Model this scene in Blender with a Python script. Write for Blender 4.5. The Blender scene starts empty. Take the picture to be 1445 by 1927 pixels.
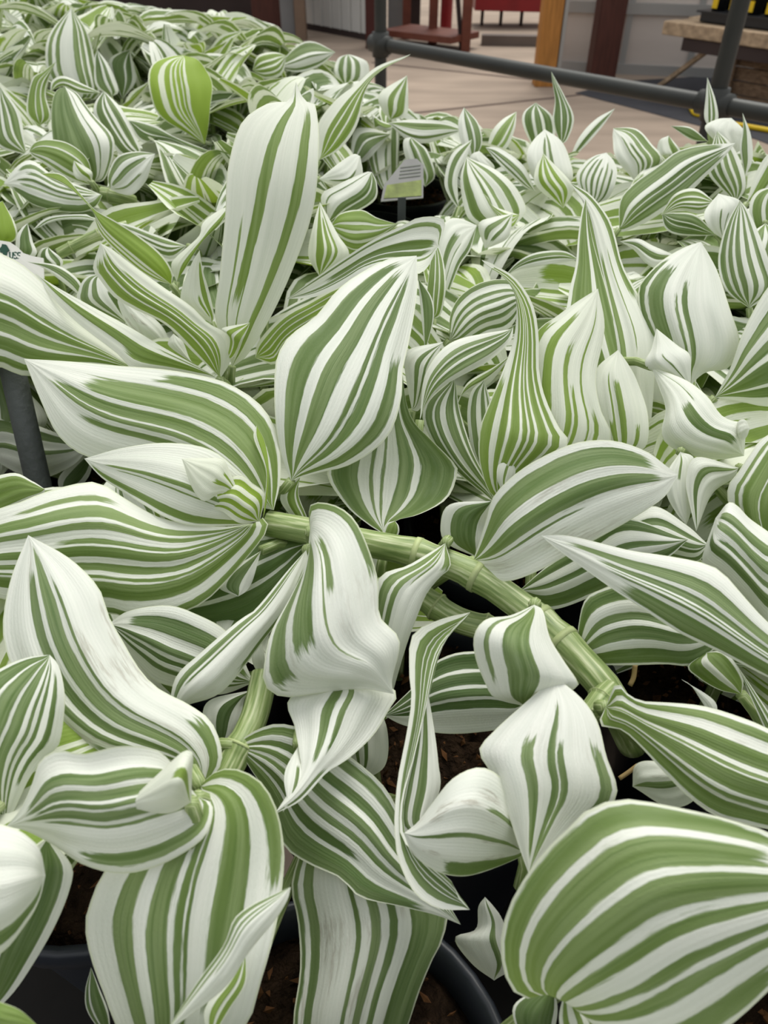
import bpy, math, random
import numpy as np
from mathutils import Vector, Matrix

# ------------------------------------------------------------------ camera, sky, light
sc = bpy.context.scene
COL = sc.collection
CAMZ, TILT, FPX, K = 1.10, math.radians(40), 1400.0, 0.85
cam_d = bpy.data.cameras.new('camera')
cam_d.sensor_fit = 'VERTICAL'; cam_d.sensor_height = 36.0; cam_d.lens = FPX/1927*36
cam_d.clip_start = 0.01; cam_d.clip_end = 200
cam_d.dof.use_dof = True; cam_d.dof.focus_distance = 0.27; cam_d.dof.aperture_fstop = 24
cam = bpy.data.objects.new('camera', cam_d); COL.objects.link(cam)
cam.location = (0, 0, CAMZ); cam.rotation_euler = (math.pi/2-TILT, 0, 0)
sc.camera = cam
vs = sc.view_settings
vs.view_transform = 'Standard'; vs.look = 'None'; vs.gamma = 1; vs.use_curve_mapping = False
vs.exposure = 0.15
w = bpy.data.worlds.new('sky'); sc.world = w; w.use_nodes = True
bg = w.node_tree.nodes['Background']
bg.inputs['Strength'].default_value = 1.0
# overcast sky through a white roof: three times brighter overhead than at the horizon
wn = w.node_tree.nodes; wl_ = w.node_tree.links
tcw = wn.new('ShaderNodeTexCoord'); sx = wn.new('ShaderNodeSeparateXYZ'); wl_.new(tcw.outputs['Generated'], sx.inputs[0])
mr = wn.new('ShaderNodeMapRange'); wl_.new(sx.outputs[2], mr.inputs[0]); mr.inputs[1].default_value = 0; mr.inputs[2].default_value = 1; mr.inputs[3].default_value = .33; mr.inputs[4].default_value = 1.0
hs_ = wn.new('ShaderNodeVectorMath'); hs_.operation = 'SCALE'; hs_.inputs[0].default_value = (0.97, 0.985, 1.0); wl_.new(mr.outputs[0], hs_.inputs['Scale']); wl_.new(hs_.outputs[0], bg.inputs['Color'])
sd = bpy.data.lights.new('sun', 'SUN'); sd.energy = 2.4; sd.angle = math.radians(34); sd.color = (1, 0.97, 0.91)
sun = bpy.data.objects.new('sun', sd); COL.objects.link(sun)
sun.rotation_euler = (math.radians(-30), math.radians(10), 0)

FW = np.array([0, math.cos(TILT), -math.sin(TILT)]); UP = np.array([0, math.sin(TILT), math.cos(TILT)])
RT = np.array([1.0, 0, 0]); CP = np.array([0, 0, CAMZ])
def ray(px, py):
    px = np.asarray(px, float); py = np.asarray(py, float)
    return (((px-722.5)/FPX)[..., None]*RT + ((963.5-py)/FPX)[..., None]*UP + FW)
def unp(px, py, d):            # pixel direction at depth d (centimetres, before K) -> world metres
    return CP + ray(px, py)*(np.asarray(d, float)*0.01*K)[..., None]
def onz(px, py, z):
    r = ray(px, py); return CP + r*((z-CAMZ)/r[..., 2])[..., None]
def proj(P):
    Q = np.asarray(P)-CP; dz = Q@FW
    return 722.5+FPX*(Q@RT)/dz, 963.5-FPX*(Q@UP)/dz, dz
def dcan(y):                    # canopy depth (metres) on the centre column
    a = TILT+np.arctan((np.asarray(y, float)-963.5)/FPX)
    return 0.19*K/np.sin(np.maximum(a, .05))*np.cos(a-TILT)

# ------------------------------------------------------------------ helpers
def tag(o, label=None, cat=None, group=None, kind=None):
    for k, v in (('label', label), ('category', cat), ('group', group), ('kind', kind)):
        if v: o[k] = v
    return o
def empty(name, loc, label, cat, group=None):
    o = bpy.data.objects.new(name, None); COL.objects.link(o); o.location = loc
    o.empty_display_size = 0.02
    return tag(o, label, cat, group)
def mkobj(name, me, mat, parent=None, loc=None):
    if mat and not me.materials: me.materials.append(mat)
    o = bpy.data.objects.new(name, me); COL.objects.link(o)
    if parent is not None:
        o.parent = parent
        pw = parent.location if parent.parent is None else parent.location+parent.parent.location
        o.matrix_parent_inverse = Matrix.Translation(-pw) if loc is None else Matrix.Identity(4)
    if loc is not None: o.location = loc
    return o
def mesh(name, V, F, smooth=True):
    me = bpy.data.meshes.new(name); me.from_pydata([tuple(v) for v in V], [], F)
    if smooth: me.polygons.foreach_set('use_smooth', [True]*len(me.polygons))
    me.update(); return me
class MB:
    def __init__(s): s.v = []; s.f = []
    def add(s, V, F):
        n = len(s.v); s.v += [tuple(p) for p in V]; s.f += [tuple(i+n for i in f) for f in F]; return s
    def obox(s, c, ax, ay, az):      # centre + three half-axis vectors
        c, ax, ay, az = (np.asarray(t, float) for t in (c, ax, ay, az))
        V = [c+i*ax+j*ay+k*az for i in (-1, 1) for j in (-1, 1) for k in (-1, 1)]
        return s.add(V, [(0,1,3,2),(4,6,7,5),(0,4,5,1),(2,3,7,6),(0,2,6,4),(1,5,7,3)])
    def box(s, lo, hi):
        lo = np.asarray(lo, float); hi = np.asarray(hi, float); c = (lo+hi)/2; h = (hi-lo)/2
        return s.obox(c, (h[0],0,0), (0,h[1],0), (0,0,h[2]))
    def bar(s, a, b, wx, wz, up=(0,0,1)):   # beam from a to b
        a = np.asarray(a, float); b = np.asarray(b, float); t = (b-a); l = np.linalg.norm(t); t = t/l
        sx = np.cross(t, np.asarray(up, float)); sx /= np.linalg.norm(sx); sz = np.cross(sx, t)
        return s.obox((a+b)/2, t*l/2, sx*wx/2, sz*wz/2)
    def tube(s, pts, r, n=12, cap=True):
        V, F = tube_vf(pts, r, n, cap); return s.add(V, F)
    def build(s, name, mat, parent=None, smooth=False, bevel=0):
        me = mesh(name, s.v, s.f, smooth); o = mkobj(name, me, mat, parent)
        if bevel:
            m = o.modifiers.new('bevel', 'BEVEL'); m.width = bevel; m.segments = 2; m.limit_method = 'ANGLE'
        return o
def tube_vf(pts, r, n=12, cap=True):
    P = np.asarray(pts, float); m = len(P); r = np.full(m, r) if np.isscalar(r) else np.asarray(r, float)
    T = np.gradient(P, axis=0); T /= np.linalg.norm(T, axis=1)[:, None]
    ref = np.array([0, 0, 1.]) if abs(T[0][2]) < .9 else np.array([1., 0, 0])
    V = []; a = np.linspace(0, 2*math.pi, n, endpoint=False)
    x = np.cross(T[0], ref); x /= np.linalg.norm(x)
    for i in range(m):
        x = x-T[i]*(x@T[i]); x /= np.linalg.norm(x); y = np.cross(T[i], x)
        V += list(P[i]+r[i]*(np.cos(a)[:, None]*x+np.sin(a)[:, None]*y))
    F = [(i*n+j, i*n+(j+1) % n, (i+1)*n+(j+1) % n, (i+1)*n+j) for i in range(m-1) for j in range(n)]
    if cap: F += [tuple(range(n-1, -1, -1)), tuple(range((m-1)*n, m*n))]
    return V, F
def lathe(prof, n=40, cen=(0,0,0)):
    a = np.linspace(0, 2*math.pi, n, endpoint=False); V = []; F = []
    for r, z in prof: V += [(cen[0]+r*math.cos(t), cen[1]+r*math.sin(t), cen[2]+z) for t in a]
    for i in range(len(prof)-1):
        F += [(i*n+j, i*n+(j+1) % n, (i+1)*n+(j+1) % n, (i+1)*n+j) for j in range(n)]
    return V, F
def spline(P, t):                # Catmull-Rom through P, arclength parameter t in 0..1
    P = np.asarray(P, float)
    if len(P) == 1: return np.repeat(P, len(t), 0)
    Q = np.vstack([2*P[0]-P[1], P, 2*P[-1]-P[-2]])
    out = []
    for i in range(1, len(Q)-2):
        s = np.linspace(0, 1, 17)[:-1, None]; p0, p1, p2, p3 = Q[i-1:i+3]
        out.append(.5*(2*p1+(p2-p0)*s+(2*p0-5*p1+4*p2-p3)*s*s+(3*p1-p0-3*p2+p3)*s**3))
    D = np.vstack(out+[P[-1:]])
    L = np.r_[0, np.cumsum(np.linalg.norm(np.diff(D, axis=0), axis=1))]; L /= L[-1]
    return np.stack([np.interp(t, L, D[:, k]) for k in range(D.shape[1])], 1)

# ------------------------------------------------------------------ materials
def mat(name, col, rough=.6, spec=.3, bump=0, bscale=60, var=0, vscale=8, metal=0, aniso=None, alpha=None):
    m = bpy.data.materials.new(name); m.use_nodes = True; nt = m.node_tree; N = nt.nodes; Lk = nt.links
    b = N['Principled BSDF']; b.inputs['Roughness'].default_value = rough
    b.inputs['Specular IOR Level'].default_value = spec; b.inputs['Metallic'].default_value = metal
    tc = N.new('ShaderNodeTexCoord'); mp = N.new('ShaderNodeMapping')
    Lk.new(tc.outputs['Object'], mp.inputs['Vector'])
    if aniso: mp.inputs['Scale'].default_value = aniso
    if var:
        nz = N.new('ShaderNodeTexNoise'); nz.inputs['Scale'].default_value = vscale; nz.inputs['Detail'].default_value = 6
        Lk.new(mp.outputs[0], nz.inputs['Vector'])
        r = N.new('ShaderNodeValToRGB'); c = np.array(col)
        r.color_ramp.elements[0].position = .3; r.color_ramp.elements[1].position = .7
        r.color_ramp.elements[0].color = (*np.clip(c*(1-var), 0, 1), 1); r.color_ramp.elements[1].color = (*np.clip(c*(1+var), 0, 1), 1)
        Lk.new(nz.outputs['Fac'], r.inputs['Fac']); Lk.new(r.outputs['Color'], b.inputs['Base Color'])
    else: b.inputs['Base Color'].default_value = (*col, 1)
    if bump:
        n2 = N.new('ShaderNodeTexNoise'); n2.inputs['Scale'].default_value = bscale; n2.inputs['Detail'].default_value = 5
        Lk.new(mp.outputs[0], n2.inputs['Vector'])
        bp = N.new('ShaderNodeBump'); bp.inputs['Strength'].default_value = bump; bp.inputs['Distance'].default_value = .01
        Lk.new(n2.outputs['Fac'], bp.inputs['Height']); Lk.new(bp.outputs[0], b.inputs['Normal'])
    if alpha is not None: b.inputs['Transmission Weight'].default_value = alpha
    return m
def s2l(*c): return tuple(((x/255+.055)/1.055)**2.4 if x > 10 else x/255/12.92 for x in c)

def leaf_material():
    m = bpy.data.materials.new('variegated_leaf'); m.use_nodes = True; nt = m.node_tree; N = nt.nodes; Lk = nt.links
    N.clear()
    def nd(t, **kw):
        n = N.new(t)
        for k, v in kw.items(): setattr(n, k, v)
        return n
    def math_(op, a, b=None, clamp=False):
        n = nd('ShaderNodeMath', operation=op, use_clamp=clamp)
        for i, x in enumerate((a, b)):
            if x is None: continue
            if isinstance(x, (int, float)): n.inputs[i].default_value = x
            else: Lk.new(x, n.inputs[i])
        return n.outputs[0]
    def mix(f, a, b):
        n = nd('ShaderNodeMix', data_type='RGBA')
        if isinstance(f, (int, float)): n.inputs[0].default_value = f
        else: Lk.new(f, n.inputs[0])
        for i, x in ((6, a), (7, b)):
            if isinstance(x, tuple): n.inputs[i].default_value = (*x, 1)
            else: Lk.new(x, n.inputs[i])
        return n.outputs[2]
    def sstep(x, lo, hi):
        n = nd('ShaderNodeMapRange', interpolation_type='SMOOTHSTEP')
        Lk.new(x, n.inputs[0]); n.inputs[1].default_value = lo; n.inputs[2].default_value = hi
        return n.outputs[0]
    uv = nd('ShaderNodeUVMap', uv_map='UVMap'); oi = nd('ShaderNodeObjectInfo')
    seed = math_('MULTIPLY', oi.outputs['Random'], 50.0)
    def noise(sx, sy, detail=3, rough=.5):
        mp = nd('ShaderNodeMapping'); mp.inputs['Scale'].default_value = (sx, sy, 1); Lk.new(uv.outputs[0], mp.inputs['Vector'])
        n = nd('ShaderNodeTexNoise', noise_dimensions='4D'); n.inputs['Scale'].default_value = 1; n.inputs['Detail'].default_value = detail
        n.inputs['Roughness'].default_value = rough
        Lk.new(mp.outputs[0], n.inputs['Vector']); Lk.new(seed, n.inputs['W']); return n.outputs['Fac']
    def attr(nm): return nd('ShaderNodeAttribute', attribute_name=nm).outputs['Fac']
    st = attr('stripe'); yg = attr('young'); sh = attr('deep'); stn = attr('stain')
    jag = math_('MULTIPLY', math_('SUBTRACT', noise(46, 7, 4, .6), .5), .085)
    mask = sstep(math_('ADD', st, jag), -.010, .012)
    streak = noise(60, 2.2, 3); blotch = noise(9, 5, 3); fine = noise(240, 90, 2); broad = noise(14, 1.3, 2)
    # the green tissue: sage, deeper streaks, yellower in young leaves
    g0 = mix(sstep(broad, .35, .65), s2l(94, 117, 66), s2l(134, 152, 106))
    g0 = mix(math_('MULTIPLY', sstep(streak, .55, .64), .65), g0, s2l(80, 108, 60))
    g0 = mix(math_('MULTIPLY', sstep(blotch, .5, .75), .3), g0, s2l(142, 158, 124))
    g0 = mix(yg, g0, s2l(146, 174, 66))
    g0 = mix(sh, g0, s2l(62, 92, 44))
    w0 = mix(sstep(broad, .3, .7), s2l(228, 232, 222), s2l(240, 242, 233))
    w0 = mix(math_('MULTIPLY', sstep(streak, .52, .7), .16), w0, s2l(214, 219, 208))
    w0 = mix(math_('MULTIPLY', yg, .35), w0, s2l(228, 238, 190))
    # thin grey-brown bruises where the leaf carries one
    w0 = mix(math_('MULTIPLY', math_('MULTIPLY', stn, sstep(noise(5, 3.2, 1), .54, .62)), sstep(noise(40, 9, 4, .7), .44, .60)), w0, s2l(158, 150, 134))
    colr = mix(mask, w0, g0)
    sep = nd('ShaderNodeSeparateXYZ'); Lk.new(uv.outputs[0], sep.inputs[0])
    ua = math_('ABSOLUTE', math_('SUBTRACT', math_('MULTIPLY', sep.outputs[0], 2.0), 1.0))
    colr = mix(math_('MULTIPLY', sstep(ua, .972, .985), .8), colr, s2l(222, 228, 200))   # pale margin
    rib = math_('SINE', math_('MULTIPLY', sep.outputs[0], 190.0))
    hgt = math_('ADD', math_('MULTIPLY', rib, .12), math_('ADD', math_('MULTIPLY', fine, .8), math_('MULTIPLY', streak, .8)))
    bp = nd('ShaderNodeBump'); bp.inputs['Strength'].default_value = .35; bp.inputs['Distance'].default_value = .0006
    Lk.new(hgt, bp.inputs['Height'])
    p = nd('ShaderNodeBsdfPrincipled'); Lk.new(colr, p.inputs['Base Color']); p.inputs['Roughness'].default_value = .55
    p.inputs['Specular IOR Level'].default_value = .28; Lk.new(bp.outputs[0], p.inputs['Normal'])
    p.inputs['Sheen Weight'].default_value = .06
    t = nd('ShaderNodeBsdfTranslucent')
    Lk.new(mix(mask, s2l(226, 232, 200), mix(yg, s2l(138, 164, 74), s2l(176, 205, 40))), t.inputs['Color'])
    ms = nd('ShaderNodeMixShader'); ms.inputs[0].default_value = .22
    Lk.new(p.outputs[0], ms.inputs[1]); Lk.new(t.outputs[0], ms.inputs[2])
    o = nd('ShaderNodeOutputMaterial'); Lk.new(ms.outputs[0], o.inputs['Surface'])
    return m
LEAF = leaf_material()

# ------------------------------------------------------------------ leaves
def parse_st(s):
    out = []
    for t in s.split():
        a = [float(x) for x in t.split(':')]
        a = [a[0]/100, a[1]/100]+[x/100 for x in a[2:]]
        while len(a) < 5: a.append([None, None, 0., 1., 0.][len(a)])
        out.append(a)
    return out
def rand_st(seed, dens=.5):
    r = random.Random(seed); out = []; x = -1+r.uniform(.02, .16)
    while x < .95:
        wd = r.choice((r.uniform(.04, .09), r.uniform(.12, .26), r.uniform(.2, .42)*dens*2))
        v0 = 0. if r.random() < .85 else r.uniform(.05, .3)
        v1 = r.uniform(.5, .98) if r.random() < .6 else 1.
        out.append([x, min(x+wd, .97), v0, v1, 0.]); x += wd+r.choice((.06, .1, .17, .3))*(1.6-dens)*r.uniform(.8, 1.3)
    return out
def leaf_mesh(name, Pfun, st, nr=26, nu=18, young=0., deep=0., stain=0.):
    ed = set(np.round(np.linspace(-1, 1, nu), 4))
    for a in st:
        for x in (a[0], a[1], (a[0]+a[1])/2, a[0]-.015, a[1]+.015): ed.add(round(max(-1, min(1, x)), 4))
    us = sorted(ed); u2 = [us[0]]
    for x in us[1:]:
        if x-u2[-1] > .006: u2.append(x)
    U = np.array(u2); t = np.linspace(0, 1, nr); Vv = .6*t+.4*(.5-.5*np.cos(math.pi*t))
    P = Pfun(U, Vv)                                  # (nr, nu, 3)
    UU, VV = np.meshgrid(U, Vv); f = np.full(UU.shape, -.2)
    for a in st:
        c = (a[0]+a[1])/2+a[4]*(VV-.5); h = (a[1]-a[0])/2
        s = h-np.abs(UU-c)
        if a[2] > 0: s = np.minimum(s, (VV-a[2])*.5)
        if a[3] < 1: s = np.minimum(s, (a[3]-VV)*.5)
        f = np.maximum(f, s)
    nu_ = len(U); n = nr*nu_
    I = np.arange(n).reshape(nr, nu_)
    F = np.stack([I[:-1, :-1], I[:-1, 1:], I[1:, 1:], I[1:, :-1]], -1).reshape(-1, 4)
    me = bpy.data.meshes.new(name); me.vertices.add(n); me.vertices.foreach_set('co', P.reshape(-1).astype(np.float32))
    me.loops.add(F.size); me.loops.foreach_set('vertex_index', F.reshape(-1).astype(np.int32))
    me.polygons.add(len(F)); me.polygons.foreach_set('loop_start', np.arange(0, F.size, 4, dtype=np.int32))
    me.polygons.foreach_set('use_smooth', np.ones(len(F), bool))
    me.update(calc_edges=True)
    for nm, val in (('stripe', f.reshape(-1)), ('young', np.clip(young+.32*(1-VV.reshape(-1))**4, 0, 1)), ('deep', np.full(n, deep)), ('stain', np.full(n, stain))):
        a = me.attributes.new(nm, 'FLOAT', 'POINT'); a.data.foreach_set('value', val.astype(np.float32))
    uvl = me.uv_layers.new(name='UVMap'); uv = np.stack([UU.reshape(-1)*.5+.5, VV.reshape(-1)], 1)[F.reshape(-1)]
    uvl.data.foreach_set('uv', uv.reshape(-1).astype(np.float32))
    me.materials.append(LEAF); me.validate(); return me

CROP = dict(F=(0, 0, 1), a1=(0, 400, 2.89), a2=(480, 400, 2.89), a3=(945, 400, 2.89), b1=(0, 780, 2.89), b2=(480, 780, 2.89),
            b3=(945, 780, 2.89), c1=(0, 1160, 2.89), c2=(480, 1160, 2.89), c3=(945, 1160, 2.89), d1=(0, 1527, 2.89), d2=(480, 1527, 2.89),
            d3=(945, 1527, 2.89), e1=(0, 0, 3.6125), e2=(350, 0, 3.6125), e3=(700, 0, 3.6125), e4=(1045, 0, 3.6125), e5=(0, 200, 3.6125),
            e6=(600, 200, 3.6125), e7=(1045, 200, 3.6125))
def pts(s, crop):
    ox, oy, k = CROP[crop]; v = [float(x) for x in s.replace(',', ' ').split()]
    return np.array([(ox+v[i]/k, oy+v[i+1]/k) for i in range(0, len(v), 2)])
def soft(E, sig=.10):             # edge smoothed along its length, ends kept
    n = len(E); k = np.linspace(0, 1, n); W = np.exp(-((k[:, None]-k[None])/sig)**2/2); W /= W.sum(1, keepdims=True)
    b = E[0]+(E[-1]-E[0])*k[:, None]; dv = W@(E-b); return b+dv-(dv[0]*(1-k[:, None])+dv[-1]*k[:, None])
def surf_from_line(line):
    f = [x.strip() for x in line.split('|')]
    crop, B, L, R, T, d, st = f[:7]; o = dict(c=.35, y=0., g=0., s=0., w=.10, m=0.)
    if len(f) > 7:
        for t in f[7].split(): k, v = t.split('='); o[k] = float(v)
    B = pts(B, crop); T = pts(T, crop); Le = np.vstack([B, pts(L, crop), T]); Re = np.vstack([B, pts(R, crop), T])
    dd = np.array([float(x) for x in d.split()]); rs = random.Random(line[:40]); ph = [rs.uniform(0, 6.28) for _ in range(4)]
    def P(U, V):
        l = spline(Le, V)[:, None]; r = spline(Re, V)[:, None]; u = U[None, :, None]
        mid, hv = (l+r)/2, (r-l)/2; kk = .85*(1-np.abs(u)**4)
        q = mid*(1-kk)+soft(mid[:, 0], .045)[:, None]*kk+u*(hv*(1-kk)+soft(hv[:, 0], .035)[:, None]*kk)
        t = np.linspace(0, 1, len(dd)); D = spline(np.stack([t, dd*.02], 1), V)[:, 1]*50 if len(dd) > 2 else np.interp(V, t, dd)
        wv = np.sin(math.pi*np.clip(V, 0, 1))**.7
        wd = np.linalg.norm(l-r, axis=2)[:, 0]/2*D/1400           # half width, cm
        uu = U[None, :]; vv = V[:, None]
        cam_ = -o['c']*(1-uu**2)*wd[:, None]
        til = o['m']*uu*wd[:, None]
        und = o['w']*wd[:, None]*(uu**2*np.sin(9*vv+ph[0]+1.5*np.sign(uu))+.45*np.sin(5*uu+ph[1]+3*vv)*wv[:, None]+.22*np.sin(13*uu+ph[2]))
        return unp(q[..., 0], q[..., 1], D[:, None]+cam_+til+und)
    return P, (parse_st(st) if not st.startswith('r') else rand_st(st+line[:30], float(st[1:] or 50)/100)), o

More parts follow.
